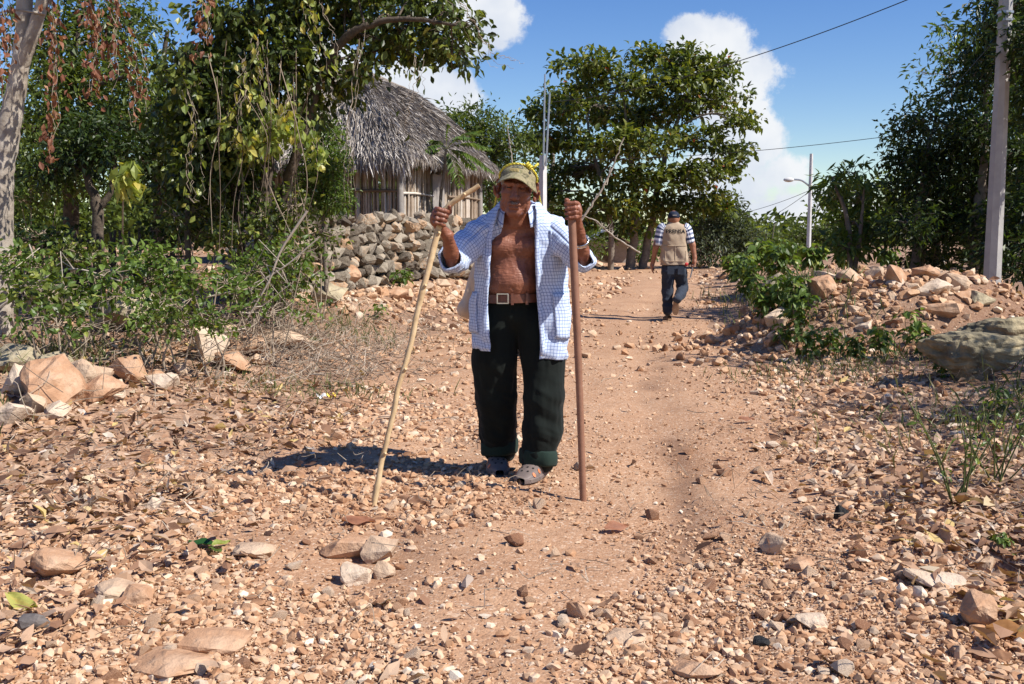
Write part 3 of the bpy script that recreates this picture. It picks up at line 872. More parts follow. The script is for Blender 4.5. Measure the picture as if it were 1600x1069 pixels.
def big_leaf(px, py, s, mat, label, rz, rx=.3, name='fallen_leaf', k=0):
    me_ = FL[k].copy(); me_.materials.clear(); me_.materials.append(M[mat]); g = G(px, py)
    o = bpy.data.objects.new(name, me_); COL.objects.link(o); o.location = g + [0, 0, .02]; o.rotation_euler = (rx, .1, rz); o.scale = (s, s * .8, s)
    o['label'], o['category'], o['group'] = label, 'leaf', 'dry leaves fallen on the ground'


big_leaf(318, 858, .12, 'leaf_green_fallen', 'fresh green leaf lying on the dirt at the left', .25, .15)
big_leaf(335, 868, .11, 'leaf_yellow', 'yellow green wilted leaf beside the fresh green leaf', 2.2, .3, k=1)
big_leaf(345, 858, .10, 'leaf_yellow', 'second wilted leaf, just right of the fresh green leaf', 1.0, .3, k=2)
big_leaf(40, 955, .16, 'leaf_ochre', 'curled orange leaf at the lower left edge', -.5, .5, k=3)
big_leaf(560, 822, .15, 'leaf_dry', 'arched brown leaf casting a dark shadow at the forked stick tip', .2, .5, k=4)
big_leaf(645, 790, .15, 'leaf_litter', 'arched tan leaf right of the forked stick tip', -.3, .5, k=5)
big_leaf(1283, 655, .17, 'leaf_dry', 'brown leaf standing on edge at the right of the road', -.7, 1.1, k=3)
big_leaf(1166, 660, .12, 'leaf_dry', 'small dark curled leaf on the road left of the standing leaf', .2, .6, k=4)
big_leaf(962, 832, .14, 'leaf_dry', 'crumpled brown leaf on the road below the brown staff', .6, .7, k=2)
big_leaf(1580, 998, .16, 'leaf_ochre', 'long orange brown leaf at the lower right edge', -.2, .4, k=1)
# litter: a bit of yellow and white packaging
t = Thing('carton_scrap', 'crushed yellow and white carton scrap on the leafy verge', 'litter', G(510, 624) + [0, 0, .02])
b = MB(); u, v = np.meshgrid(np.linspace(-1, 1, 8), np.linspace(-1, 1, 5), indexing='ij')
z_ = .012 * np.sin(u * 4 + v) + .02 * (1 - v * v)
sh_ = lambda a0, a1, dz=0: (np.stack([.075 * (a0 + (u + 1) / 2 * (a1 - a0)), .025 * v, z_ + dz], -1).reshape(-1, 3) + t.loc, grid_faces(8, 5))
M['scrap_white'], M['scrap_yellow'] = plain('white card', (.75, .74, .72), .6), plain('yellow print', (.7, .5, .06), .5)
b.add(*sh_(-1, .1)); t.part('white_side', b, M['scrap_white'])
b = MB(); b.add(*sh_(.1, 1, .003)); t.part('yellow_side', b, M['scrap_yellow'])

# ------------------------------------------------------------------ trees and plants
def ellipsoid_pts(k, c, r, bias=.5):
    p = rand_dir(k) * (rng.random((k, 1)) ** bias); return np.asarray(c) + p * np.asarray(r)


def leafage(mb, lobes, L, W, fine=False, droop=(.0, .4), down=.35, per=16, spread=.16, up=.7, tint=(.42, .2)):
    """lobes: (centre, radii, leaves). Leaves stand in clumps; each clump and each leaf has its own tint. Returns the clump centres per lobe"""
    out = []
    for c, r, k in lobes:
        nc = max(3, int(k / per)); cc = ellipsoid_pts(nc, c, r, .42); out.append(cc)
        w = rng.integers(0, nc, int(k)); sp = spread * (.6 + .8 * rng.random(nc))
        p = cc[w] + np.clip(rng.normal(size=(int(k), 3)), -1.3, 1.3) * sp[w][:, None] * [1, 1, .75]
        D = rand_dir(int(k)) + .7 * unit(p - cc[w]) + .3 * unit(p - np.asarray(c)); D[:, 2] -= down
        N = rng.normal(0, .6, (int(k), 3)); N[:, 2] += up
        ct = rng.normal(tint[0], tint[1] * .7, nc)
        ll = L * rng.uniform(.5, 1.32, int(k))
        add_leaves(mb, p, D, N, ll, ll * (W / L) * rng.uniform(.85, 1.15, int(k)), np.clip(ct[w] + rng.normal(0, tint[1] * .7, int(k)), 0, 1), fine, rng.uniform(*droop, (int(k), 1)))
    return out


def tree(name, label, cat, base, trunks, lobes, L, W, lmat, bmat, group=None, fine=False, twig=.35, limb=.05, nseg=7, rough=1, **kw):
    """trunks: lists of ((x,y,z), radius); a limb runs to every lobe and twigs to part of its clumps"""
    t = Thing(name, label, cat, tuple(base), group)
    wood, allp = MB(), []
    for tr in trunks:
        p = curve([q for q, _ in tr], nseg); rad = np.interp(np.linspace(0, 1, len(p)), np.linspace(0, 1, len(tr)), [r for _, r in tr])
        p = p + (rng.random(p.shape) - .5) * rad[:, None] * .5 * rough
        tube(wood, p, rad, 10, .5, True, .18 * rough); allp += list(zip(p, rad))
    PP = np.array([p for p, _ in allp]); RR = np.array([r for _, r in allp])
    mb = MB(); cl = leafage(mb, lobes, L, W, fine, **kw)
    for (c, r, k), cc in zip(lobes, cl):
        c = np.asarray(c, float); d = np.linalg.norm(PP - c, axis=1) + 1.2 * np.maximum(0, PP[:, 2] - c[2] + .15 * np.linalg.norm(r)); i = d.argmin()
        a = PP[i]; r0 = min(RR[i] * .7, limb * (.5 + .5 * np.linalg.norm(c - a)))
        m = (a + c) / 2 + rng.normal(0, .08, 3) * np.linalg.norm(c - a); m[2] += .08 * np.linalg.norm(c - a)
        q = curve([a, m, c], 5); tube(wood, q, [r0, r0 * .45], 6, .5, False, .1)
        for e in cc:
            if rng.random() > twig: continue
            s = q[rng.integers(len(q) // 2, len(q))]
            mm = (s + e) / 2 + rng.normal(0, .1, 3) * np.linalg.norm(e - s)
            tube(wood, curve([s, mm, e], 3), [r0 * .32 + .003, .003], 4, .5, False)
    t.part('trunk', wood, bmat, smooth=True)
    t.part('crown', mb, lmat)
    return t


def gz(x, y): return float(H(x, y))


def lobe(px, py, Y, rx, rz, k, ry=None):
    """a crown lobe centred where the photo shows (px, py) at distance Y, radii given in picture units"""
    s = Y / FPX; return (P(px, py, Y), (rx * s, ry if ry else (rx + rz) * .5 * s, rz * s), k)


def foot(px, py, Y):
    p = P(px, py, Y); return np.array([p[0], Y, gz(p[0], Y) - .05])


# --- almond tree over the road
b = foot(985, 412, 37); b2 = foot(1003, 412, 37.4)
lb = []
for px, py, rx, rz, k in ((920, 100, 55, 22, 420), (1040, 92, 70, 26, 620), (985, 130, 90, 26, 800), (900, 150, 60, 20, 420), (1090, 118, 50, 18, 380), (1120, 102, 24, 9, 130), (870, 175, 45, 18, 320), (960, 175, 90, 26, 820),
                          (1060, 165, 60, 24, 520), (1120, 150, 44, 16, 320), (1150, 185, 32, 14, 220), (880, 220, 60, 26, 560), (980, 225, 80, 28, 820), (1080, 215, 50, 24, 420), (1135, 235, 30, 12, 190), (900, 270, 60, 28, 620), (850, 215, 30, 18, 220),
                          (1000, 280, 70, 30, 660), (1080, 270, 52, 22, 420), (1128, 262, 30, 14, 210), (940, 320, 60, 26, 560), (1030, 325, 50, 22, 380), (1090, 310, 44, 18, 330), (1120, 330, 24, 10, 130), (900, 345, 40, 22, 320), (985, 355, 40, 16, 200), (860, 300, 26, 22, 240), (1000, 190, 60, 24, 460), (1060, 120, 40, 20, 300)):
    Y = 37 + rng.normal(0, 1.3); lb.append(lobe(985 + (px - 985) * 1.06, py, Y, rx * 1.05, rz * .8, int(k * 1.5), 1.1))
tree('almond_tree', 'broad almond tree in flat leaf tiers with reddish leaves, standing over the road end', 'tree', b,
     [[(b, .18), (P(992, 340, 37), .14), (P(985, 250, 37), .10), (P(975, 160, 37), .03)], [(b2, .17), (P(1018, 350, 37.4), .13), (P(1040, 240, 37.2), .09), (P(1070, 160, 37), .03)], [(foot(955, 410, 36), .11), (P(952, 340, 36), .09), (P(925, 230, 37), .06), (P(915, 170, 37.5), .03)]],
     lb, .24, .13, M['leaf_almond'], M['bark_grey'], fine=True, limb=.03, per=11, spread=.17, down=.1, up=1.5, tint=(.50, .2), twig=.5)

# --- green trees behind the hut
for nm, lab, px, Y, h in (('dark_tree', 'dark rounded tree between the hut and the mast', 770, 33, [(740, 205, 55, 40, 1900), (790, 230, 55, 45, 1900), (720, 250, 50, 40, 1500), (800, 290, 50, 40, 1500), (750, 290, 60, 40, 1500), (700, 200, 30, 22, 500)]),
                          ('dark_tree', 'second dark tree, right behind the mast by the almond tree', 860, 42, [(850, 300, 40, 60, 1500), (870, 350, 45, 45, 1300), (835, 340, 40, 40, 1000), (910, 380, 50, 30, 1000)])):
    b = foot(px, 400, Y)
    tree(nm, lab, 'tree', b, [[(b, .2), (P(px, 320, Y), .15), (P(px + 5, 230, Y), .06)]], [lobe(a, c, Y + rng.normal(0, 1), rx, rz, k) for a, c, rx, rz, k in h], .17, .07, M['leaf_mid'], M['bark_grey'], 'trees behind the hut', limb=.03, per=14, spread=.3, tint=(.4, .2))
# --- grey green bush behind the walking man and its neighbours along the road
for nm, lab, px, Y, h, mat in (('grey_bush', 'greyish loose bush beside the walking man, right of the almond trunks', 1130, 38, [(1125, 350, 40, 28, 1500), (1155, 375, 34, 26, 1100), (1105, 385, 34, 28, 1100), (1170, 395, 30, 18, 700), (1135, 320, 24, 14, 400)], 'leaf_grey'),
                               ('round_bush', 'low round bush far along the road, left of the lamp post', 1205, 50, [(1200, 385, 32, 18, 900), (1225, 392, 26, 14, 700)], 'leaf_mid'),
                               ('round_bush', 'dark round tree far behind the lamp post', 1268, 58, [(1255, 372, 30, 20, 1100), (1290, 365, 34, 22, 1300), (1310, 380, 30, 20, 800)], 'leaf_mid'),
                               ('green_bush', 'yellow green bush in the gap under the almond tree, left of the walking man', 940, 46, [(930, 385, 40, 16, 700), (985, 392, 36, 16, 600), (1025, 390, 24, 14, 400)], 'leaf_bright')):
    b = foot(px, 405, Y)
    tree(nm, lab, 'bush', b, [[(b, .07), (P(px, 385, Y), .05), (P(px + 5, 350, Y), .02)]], [lobe(a, c, Y + rng.normal(0, .7), rx, rz, k) for a, c, rx, rz, k in h], .2, .08, M[mat], M['bark_grey'], limb=.03, per=12, spread=.26, twig=.6)
# --- trees on the right
RG = 'trees along the right side of the road'
b = foot(1330, 440, 19)
tree('young_tree', 'slender young tree with long drooping leaves at the left end of the right hand trees', 'tree', b,
     [[(b, .06), (P(1325, 350, 19), .045), (P(1300, 280, 19), .02)], [(b, .05), (P(1345, 360, 19), .035), (P(1350, 290, 19), .015)]],
     [lobe(a + 6, c, 19 + rng.normal(0, .5), rx * .8, rz * .8, int(k * .7)) for a, c, rx, rz, k in ((1300, 285, 26, 14, 170), (1325, 270, 26, 12, 150), (1300, 310, 24, 20, 200), (1340, 310, 30, 24, 280), (1325, 350, 36, 26, 380), (1355, 290, 22, 16, 140), (1350, 370, 36, 30, 420), (1290, 290, 12, 8, 60), (1310, 385, 30, 20, 240))],
     .2, .055, M['leaf_bright'], M['bark_grey'], RG, True, per=9, spread=.14, down=.5, limb=.02, twig=.8)
for lab, px, Y, h, kk in (('tall dark tree whose crown reaches furthest left above the young tree', 1430, 19, ((1420, 190, 34, 40), (1410, 240, 40, 40), (1440, 270, 56, 50), (1395, 290, 36, 40), (1440, 340, 60, 50), (1480, 220, 50, 50), (1400, 350, 40, 44), (1450, 400, 60, 36), (1455, 150, 22, 18), (1385, 205, 16, 10)), 1.0),
                          ('tall dark tree behind the concrete pole', 1520, 18, ((1500, 120, 34, 40), (1530, 60, 36, 44), (1510, 200, 50, 50), (1560, 130, 50, 60), (1530, 280, 60, 60), (1580, 30, 44, 44), (1500, 350, 60, 50), (1560, 360, 60, 60), (1590, 230, 50, 70), (1490, 90, 16, 24)), 1.15),
                          ('dark tree cut by the right edge of the photo', 1640, 15, ((1555, 10, 50, 50), (1575, 70, 40, 50), (1620, 60, 50, 60), (1600, 160, 44, 60), (1640, 260, 60, 70), (1600, 340, 50, 60), (1660, 120, 60, 70), (1580, 400, 60, 40)), 1.1)):
    b = foot(px, 450, Y)
    tree('forest_tree', lab, 'tree', b, [[(b, .14), (P(px + 8, 340, Y), .11), (P(px + 16, 270, Y), .07), (P(px + 22, min(q[1] for q in h) + 70, Y), .03)], [(b + [.3, .3, 0], .07), (P(px + 40, 350, Y), .05), (P(px + 36, 260, Y), .02)]],
         [lobe(a + 18, c, Y + rng.normal(0, .9), rx * .84, rz * .84, int(kk * rx * rz * .5), 1.1) for a, c, rx, rz in h], .125, .05, M['leaf_dark'], M['bark_grey'], RG, limb=.03, per=18, spread=.17, tint=(.45, .25), twig=.45)
b = foot(1470, 440, 24)
tree('sparse_tree', 'thin pale tree with sparse light leaves rising above the dark ones at the right', 'tree', b, [[(b, .05), (P(1490, 250, 24), .03), (P(1482, 70, 24), .008)], [(P(1490, 250, 24), .025), (P(1505, 140, 24), .012), (P(1508, 80, 24), .006)]],
     [lobe(a, c, 24, rx, rz, k) for a, c, rx, rz, k in ((1478, 40, 14, 16, 60), (1470, 80, 24, 18, 90), (1495, 70, 16, 16, 60), (1440, 115, 14, 8, 40), (1490, 110, 24, 14, 70))], .16, .06, M['leaf_bright'], M['bark_pale'], RG, per=6, spread=.16, twig=.9, limb=.015)
# trees standing right of the picture: their shade falls across the road in front of the boulders
for lab, x0, y0, hh in (('leafy tree beyond the right edge of the photo, shading the boulders', 7.4, 5.2, 4.2), ('second leafy tree beyond the right edge, shading the verge', 7.9, 6.8, 4.4)):
    b = np.array([x0, y0, gz(x0, y0) - .05])
    tree('forest_tree', lab, 'tree', b, [[(b, .12), (b + [.1, .1, hh * .5], .09), (b + [-.1, 0, hh], .03)]],
         [(b + [rng.normal(0, 1.0), rng.normal(0, .8), hh * rng.uniform(.62, 1.05)], (.7, .6, .4), 300) for _ in range(7)], .13, .055, M['leaf_dark'], M['bark_grey'], RG, per=16, spread=.2)

# --- left side
LG = 'trees along the left bank'
b = foot(-6, 420, 9.6)
t = tree('pale_tree', 'pale smooth forked tree trunk at the left edge of the photo', 'tree', b,
         [[(b, .125), (P(0, 300, 9.6), .118), (P(14, 200, 9.6), .105), (P(33, 90, 9.6), .075), (P(38, -40, 9.6), .07), (P(30, -180, 9.6), .04)], [(P(30, 110, 9.6), .07), (P(52, 50, 9.55), .062), (P(78, -40, 9.5), .05), (P(110, -190, 9.4), .03)], [(P(70, 22, 9.5), .012), (P(20, 16, 9.4), .010), (P(-30, 30, 9.4), .007)]],
         [lobe(a, c, 9.6 + rng.normal(0, .5), 70, 50, 500, .7) for a, c in ((20, -150), (110, -180), (-40, -90), (60, -230), (170, -230), (-60, -230))], .11, .05, M['leaf_mid'], M['bark_pale'], LG, True, nseg=10, rough=.3)
for lab, px, Y, h, mat in (('green tree behind the pale trunk at the upper left', 110, 15, ((60, 60, 44, 60), (120, 40, 60, 50), (190, 50, 50, 50), (90, 130, 60, 50), (170, 130, 60, 50), (60, 200, 56, 50), (130, 210, 60, 44), (220, 110, 30, 40), (40, 270, 50, 36), (110, 275, 56, 36), (200, 190, 50, 50), (225, 30, 20, 28)), 'leaf_mid'),
                           ('dark tree in the middle of the left trees, behind the vines', 250, 16, ((230, 190, 50, 50), (280, 150, 46, 50), (300, 220, 60, 56), (230, 250, 50, 36), (330, 140, 46, 60), (280, 280, 60, 40), (340, 280, 56, 50), (350, 200, 50, 60)), 'leaf_dark')):
    b = foot(px, 380, Y)
    tree('leafy_tree', lab, 'tree', b, [[(b, .12), (P(px, 300, Y), .1), (P(px - 6, 180, Y), .07), (P(px + 12, 50, Y), .03)]],
         [lobe(a, c, Y + rng.normal(0, .9), rx, rz, int(rx * rz * .36), 1.0) for a, c, rx, rz in h], .11, .05, M[mat], M['bark_dark'], LG, limb=.03, per=14, spread=.2, tint=(.45, .22))
b = foot(150, 385, 13)
tree('small_tree', 'small dark trunked tree in the yard at the left', 'tree', b, [[(b, .075), (P(152, 330, 13), .07), (P(140, 290, 13), .05), (P(125, 240, 13), .03)], [(P(152, 330, 13), .05), (P(172, 300, 13), .035), (P(180, 250, 13), .02)]],
     [lobe(a, c, 13, rx, rz, int(rx * rz * .35)) for a, c, rx, rz in ((120, 240, 50, 30), (180, 235, 46, 34), (70, 260, 40, 26), (150, 210, 50, 30))], .09, .045, M['leaf_dark'], M['bark_dark'], LG)

# vine tree: several stems under a cover of creepers, one limb arching to the right
Y0 = 11.2
b = foot(415, 440, Y0)
stems = [[(foot(405, 430, Y0), .085), (P(412, 330, Y0), .075), (P(420, 230, Y0), .06), (P(400, 110, Y0), .045), (P(390, -20, Y0), .03)],
         [(foot(435, 430, Y0 + .2), .07), (P(440, 330, Y0 + .2), .06), (P(462, 240, Y0), .055), (P(500, 130, Y0), .05), (P(540, 60, Y0 - .2), .045), (P(620, 30, Y0 - .4), .03), (P(720, 40, Y0 - .6), .012)],
         [(foot(380, 430, Y0 + .1), .05), (P(372, 330, Y0), .045), (P(340, 200, Y0), .035), (P(320, 60, Y0), .02)],
         [(foot(295, 430, Y0 - .3), .032), (P(293, 330, Y0 - .3), .03), (P(300, 230, Y0), .025), (P(330, 60, Y0), .015)]]
lobes_v = [lobe(a, c, Y0 + rng.normal(.1, .3), rx, rz, int(rx * rz * d * 1.7), .6) for a, c, rx, rz, d in (
    (300, 110, 40, 50, .16), (350, 90, 50, 60, .2), (330, 180, 56, 50, .22), (380, 200, 44, 60, .2), (290, 200, 40, 50, .15), (320, 260, 56, 44, .2), (400, 120, 44, 60, .16), (370, 290, 50, 40, .18), (290, 300, 40, 40, .14),
    (420, 40, 50, 44, .15), (480, 20, 50, 40, .15), (350, 20, 50, 36, .14), (450, 100, 40, 44, .12), (500, 80, 44, 44, .13), (470, 160, 40, 40, .12), (520, 130, 36, 36, .12), (545, 20, 44, 30, .15), (590, 60, 40, 34, .15), (600, 10, 46, 24, .14),
    (640, 50, 40, 30, .16), (690, 70, 36, 26, .18), (660, 10, 40, 24, .16), (720, 85, 24, 14, .2), (640, 95, 30, 16, .14), (740, 45, 26, 12, .22), (700, 20, 26, 18, .14), (570, 110, 30, 24, .12), (560, -30, 80, 34, .14), (430, -40, 80, 40, .14), (690, -25, 50, 24, .14))]
tree('vine_tree', 'dark creeper covered tree on the left bank with one limb arching toward the hut roof', 'tree', b, stems, lobes_v, .10, .055, M['leaf_vine'], M['bark_dark'], LG, True, twig=.7, limb=.016, per=8, spread=.1, down=.9, up=.5, tint=(.40, .24))


def hanging_vine(label, pts, leaf, mat, n, spread, tint, group, cat='vine', r=.004, wide=.62, droop=1.2):
    t = Thing('hanging_vine', label, cat, tuple(pts[0]), group)
    w = MB(); q = curve(pts, 8); q = q + rng.normal(0, .012, q.shape); tube(w, q, [r, r * .6], 4, .5, False)
    for _ in range(3):
        e = q + rng.normal(0, .06, 3) + np.cumsum(rng.normal(0, .01, q.shape), 0); tube(w, e, [r * .6, r * .4], 3, .6, False)
    t.part('stem', w, M['twig'])
    k = rng.integers(0, len(q), n); p = q[k] + rng.normal(0, spread, (n, 3))
    D = rng.normal(0, .6, (n, 3)); D[:, 2] -= droop; N = rng.normal(0, 1, (n, 3)); N[:, 1] -= 1.0; N[:, 2] += .3
    ll = leaf * rng.uniform(.6, 1.2, n); mb = MB()
    add_leaves(mb, p, D, N, ll, ll * wide, np.clip(rng.normal(tint, .2, n), 0, 1), True, rng.uniform(0, .4, (n, 1)))
    t.part('leaves', mb, M[mat], kind='stuff')
    return t


DV = 'dried brown creepers'
for lab, px, a0, a1, n, Y in (('dry brown creeper hanging beside the pale trunk, longest one', 80, 0, 240, 130, 9.3), ('dry brown creeper second from the pale trunk', 145, -20, 140, 130, 9.4), ('short dry creeper right of the second one', 178, -10, 110, 60, 9.6),
                              ('dry brown creeper hanging in front of the vine tree', 312, -30, 80, 60, 10.2), ('sparse dry creeper low in front of the dark trees', 210, 60, 190, 40, 9.8), ('dry creeper cut by the left edge of the photo', 5, -20, 150, 70, 9.2)):
    hanging_vine(lab, [P(px - 4, a0, Y), P(px + 5, (a0 + a1) / 2, Y), P(px - 3, a1, Y)], .075, 'leaf_dry', n, .05, .5, DV, wide=.55)
GV = 'green creepers on the vine tree'
for lab, pts, n, Y, tn in (('bright yellow green creeper strand at the top of the vine tree', ((478, 0), (492, 40), (505, 75), (515, 115)), 34, 10.6, .85), ('broad pale creeper draped over the vine tree stems', ((400, 60), (408, 130), (425, 190), (440, 235)), 80, 10.5, .6),
                           ('yellowish creeper spray low on the vine tree', ((450, 150), (440, 190), (400, 215), (375, 230)), 130, 10.4, .75), ('pale creeper spray right of the vine tree stems', ((420, 180), (460, 200), (485, 220), (505, 250)), 130, 10.5, .55),
                           ('yellow leaved creeper in the shade of the vine tree', ((380, 90), (385, 140), (372, 200), (365, 230)), 26, 10.4, .9), ('thin creeper hanging from the arching limb', ((650, 90), (648, 130), (640, 165), (632, 200)), 6, 10.4, .3),
                           ('leafless creeper hanging beside the hut corner', ((560, 60), (548, 150), (540, 240), (538, 310)), 5, 10.8, .3), ('long runner tip hanging in the blue sky', ((720, 0), (745, 45), (775, 85), (805, 95)), 7, 10.2, .5),
                           ('sparse yellow creeper at the left of the vine tree', ((280, 130), (300, 200), (290, 260), (300, 320)), 30, 10.3, .7)):
    hanging_vine(lab, [P(a, c, Y) for a, c in pts], .10, 'leaf_yellow' if tn > .5 else 'leaf_vine', n, .075, tn, GV)
# bare vine stems
t = Thing('bare_creeper', 'bundle of bare grey vine stems hanging down the vine tree', 'vine', tuple(b))
w = MB()
for _ in range(26):
    px = rng.uniform(330, 490); top = rng.uniform(60, 230); bot = rng.uniform(300, 420); Y = rng.uniform(10.3, 11.0)
    q = curve([P(px + rng.normal(0, 16), top, Y), P(px + rng.normal(0, 9), top * .66 + bot * .34, Y + rng.normal(0, .1)), P(px + rng.normal(0, 9), top * .33 + bot * .66, Y), P(px + rng.normal(0, 22), bot, Y)], 6); tube(w, q, [.005, .003], 4, rng.uniform(.0, .55), False)
t.part('stems', w, M['twig'], kind='stuff')
t = Thing('yellow_plant', 'drooping plant with yellow and orange leaves in the left yard', 'plant', tuple(foot(200, 400, 11.5)))
w = MB(); tube(w, curve([foot(190, 400, 11.5), P(192, 320, 10.4), P(205, 262, 9.8)], 6), [.012, .006], 5); t.part('stem', w, M['twig'])
mb = MB(); k = 60; p = ellipsoid_pts(k, P(200, 275, 9.8), (.17, .12, .18)); D = rng.normal(0, .4, (k, 3)); D[:, 2] -= 1
add_leaves(mb, p, D, rng.normal(0, 1, (k, 3)) - [0, 1, 0], rng.uniform(.1, .18, k), .07, np.clip(1.1 - (p[:, 2] - p[:, 2].min()) * 2.2 + rng.normal(0, .2, k), 0, 1), True); t.part('leaves', mb, M['leaf_yellow'], kind='stuff')
b = foot(510, 400, 13)
tree('green_bush', 'glossy small leaved bush between the vine tree and the hut', 'bush', b, [[(b, .03), (P(505, 330, 13), .025), (P(500, 260, 13), .01)]],
     [lobe(a, c, 13 + rng.normal(0, .2), rx, rz, k, .35) for a, c, rx, rz, k in ((490, 215, 30, 36, 1300), (515, 260, 30, 36, 1500), (505, 305, 36, 30, 1500), (480, 270, 26, 40, 1000), (532, 315, 18, 20, 500), (470, 180, 26, 26, 700), (520, 220, 20, 30, 600))], .055, .028, M['leaf_bright'], M['bark_grey'], per=10, spread=.07, tint=(.42, .22))

# shrubs on the left bank
SG = 'leafy shrubs on the left bank'
for lab, px, py, Y, rx, rz, k, L, mat in (('creeping shrub with broad leaves at the far left of the bank', 60, 450, 8.3, 80, 34, 170, .085, 'leaf_vine'), ('broad leaved shrub second from the left on the bank', 150, 430, 8.6, 70, 30, 170, .08, 'leaf_bright'),
                                          ('bright shrub in the middle of the left bank', 250, 430, 8.9, 60, 40, 330, .07, 'leaf_bright'), ('low shrub over the shaded grey boulder', 230, 480, 8.2, 56, 30, 240, .065, 'leaf_bright'),
                                          ('dense bright shrub below the vine tree', 335, 440, 9.0, 60, 40, 380, .06, 'leaf_bright'), ('small leaved shrub by the dry twigs', 280, 500, 8.0, 40, 26, 230, .05, 'leaf_mid'),
                                          ('tall light shrub in front of the dark trunks', 230, 400, 9.6, 50, 24, 180, .075, 'leaf_bright'), ('straggling shrub beside the dry stone wall', 440, 400, 10.2, 56, 40, 300, .065, 'leaf_bright'),
                                          ('trailing greenery over the near end of the wall', 500, 370, 11.8, 40, 26, 240, .055, 'leaf_mid'), ('dark shrub in the shade of the vine tree', 390, 370, 10.8, 60, 30, 420, .07, 'leaf_vine'),
                                          ('dark low shrub row in the shaded yard, left part', 60, 370, 11.5, 70, 26, 420, .07, 'leaf_dark'), ('dark low shrub in the shaded yard, right part', 270, 365, 11.5, 50, 30, 380, .07, 'leaf_dark'), ('dense bright shrub at the foot of the vine tree', 390, 420, 9.9, 60, 36, 520, .06, 'leaf_bright'), ('leafy shrub between the vine tree and the wall end', 465, 430, 10.6, 50, 40, 460, .06, 'leaf_bright'), ('tangled shrub in front of the pale trunk', 40, 415, 9.2, 60, 36, 340, .075, 'leaf_bright'),
                                          ('shrub under the small dark trunked tree', 150, 395, 10.4, 60, 30, 380, .065, 'leaf_mid'), ('climbing shrub against the dark trunks', 310, 340, 10.9, 60, 50, 620, .07, 'leaf_vine'), ('climbing shrub on the vine tree stems', 430, 320, 10.9, 46, 56, 520, .07, 'leaf_vine'), ('shrub trailing over the shaded boulders', 120, 470, 8.3, 60, 26, 260, .065, 'leaf_bright'),
                                          ('low creeping shrub reaching the rock heap at the left edge', 80, 495, 8.0, 80, 24, 220, .06, 'leaf_bright'), ('low creeping shrub above the brick red blocks', 330, 505, 8.1, 60, 26, 240, .055, 'leaf_bright'), ('straggling low shrub among the dry twigs', 430, 485, 9.0, 50, 24, 180, .05, 'leaf_bright'),
                                          ('pale green weed clump in the left yard', 60, 300, 14, 50, 24, 300, .09, 'leaf_bright')):
    b = foot(px, py + 40, Y)
    tree('shrub', lab, 'shrub', b, [[(b, .012), (b + [rng.normal(0, .1), 0, .18], .01), (P(px + rng.normal(0, 10), py, Y), .005)], [(b, .01), (P(px - rx * .6, py + 6, Y), .004)], [(b, .01), (P(px + rx * .6, py + 4, Y), .004)]],
         [lobe(px + rng.normal(0, rx * .45), py + rng.normal(0, rz * .3), Y + rng.normal(0, .12), rx * .55, rz * .62, int(k / 4), .3) for _ in range(4)] , L, L * .62, M[mat], M['twig'], SG, True, twig=.9, limb=.01, per=6, spread=.08, down=.15, up=1.0, tint=(.45, .24))
# bare branches over the left bank
for i, (lab, pts) in enumerate((('grey dead branch arching over the left shrubs', ((0, 480), (60, 440), (115, 420), (190, 440))), ('dead branch leaning from the vine tree to the twigs', ((480, 330), (440, 390), (420, 440), (385, 500))), ('forked dead branch above the rock heap', ((20, 430), (50, 405), (45, 380))),
                                ('long dead branch lying toward the wall', ((300, 470), (380, 450), (440, 420), (500, 370))))):
    t = Thing('dead_branch', lab, 'branch', tuple(P(*pts[0], 8.6)), 'dead branches on the left bank'); w = MB(); q = curve([P(a, c, 8.6 + .25 * i) for a, c in pts], 6); tube(w, q, [.012, .006], 6, .8, True, .2)
    for _ in range(5):
        s = q[rng.integers(2, len(q))]; tube(w, [s, s + rng.normal(0, .09, 3), s + rng.normal(0, .2, 3)], [.006, .003], 4, .8, False)
    t.part('stem', w, M['twig'])
# fence of dark sticks in the yard
t = Thing('stick_fence', 'low fence of dark sticks in the shaded yard at the left', 'fence', tuple(foot(90, 400, 12.2)))
mesh_cache = []
for i in range(5):
    m_ = MB(); tube(m_, curve([[0, 0, -.1], [rng.normal(0, .02), 0, .4], [rng.normal(0, .03), 0, rng.uniform(.75, .95)]], 4), [.022, .016], 6); me_ = m_.mesh('stick'); me_.materials.append(M['bark_dark']); mesh_cache.append(me_)
for i in range(52):
    q = foot(-10 + 5.6 * i, 400, 12.2 + .3 * math.sin(i)); o = bpy.data.objects.new('stick', mesh_cache[i % 5]); COL.objects.link(o); o.parent = t.o; o.location = q - t.loc; o.rotation_euler = (rng.normal(0, .06), rng.normal(0, .08), rng.uniform(0, 6))
w = MB(); tube(w, [foot(-10, 400, 12.1) + [0, 0, .6], foot(290, 400, 12.1) + [0, 0, .62]], [.018], 6); t.part('rail', w, M['bark_dark'])

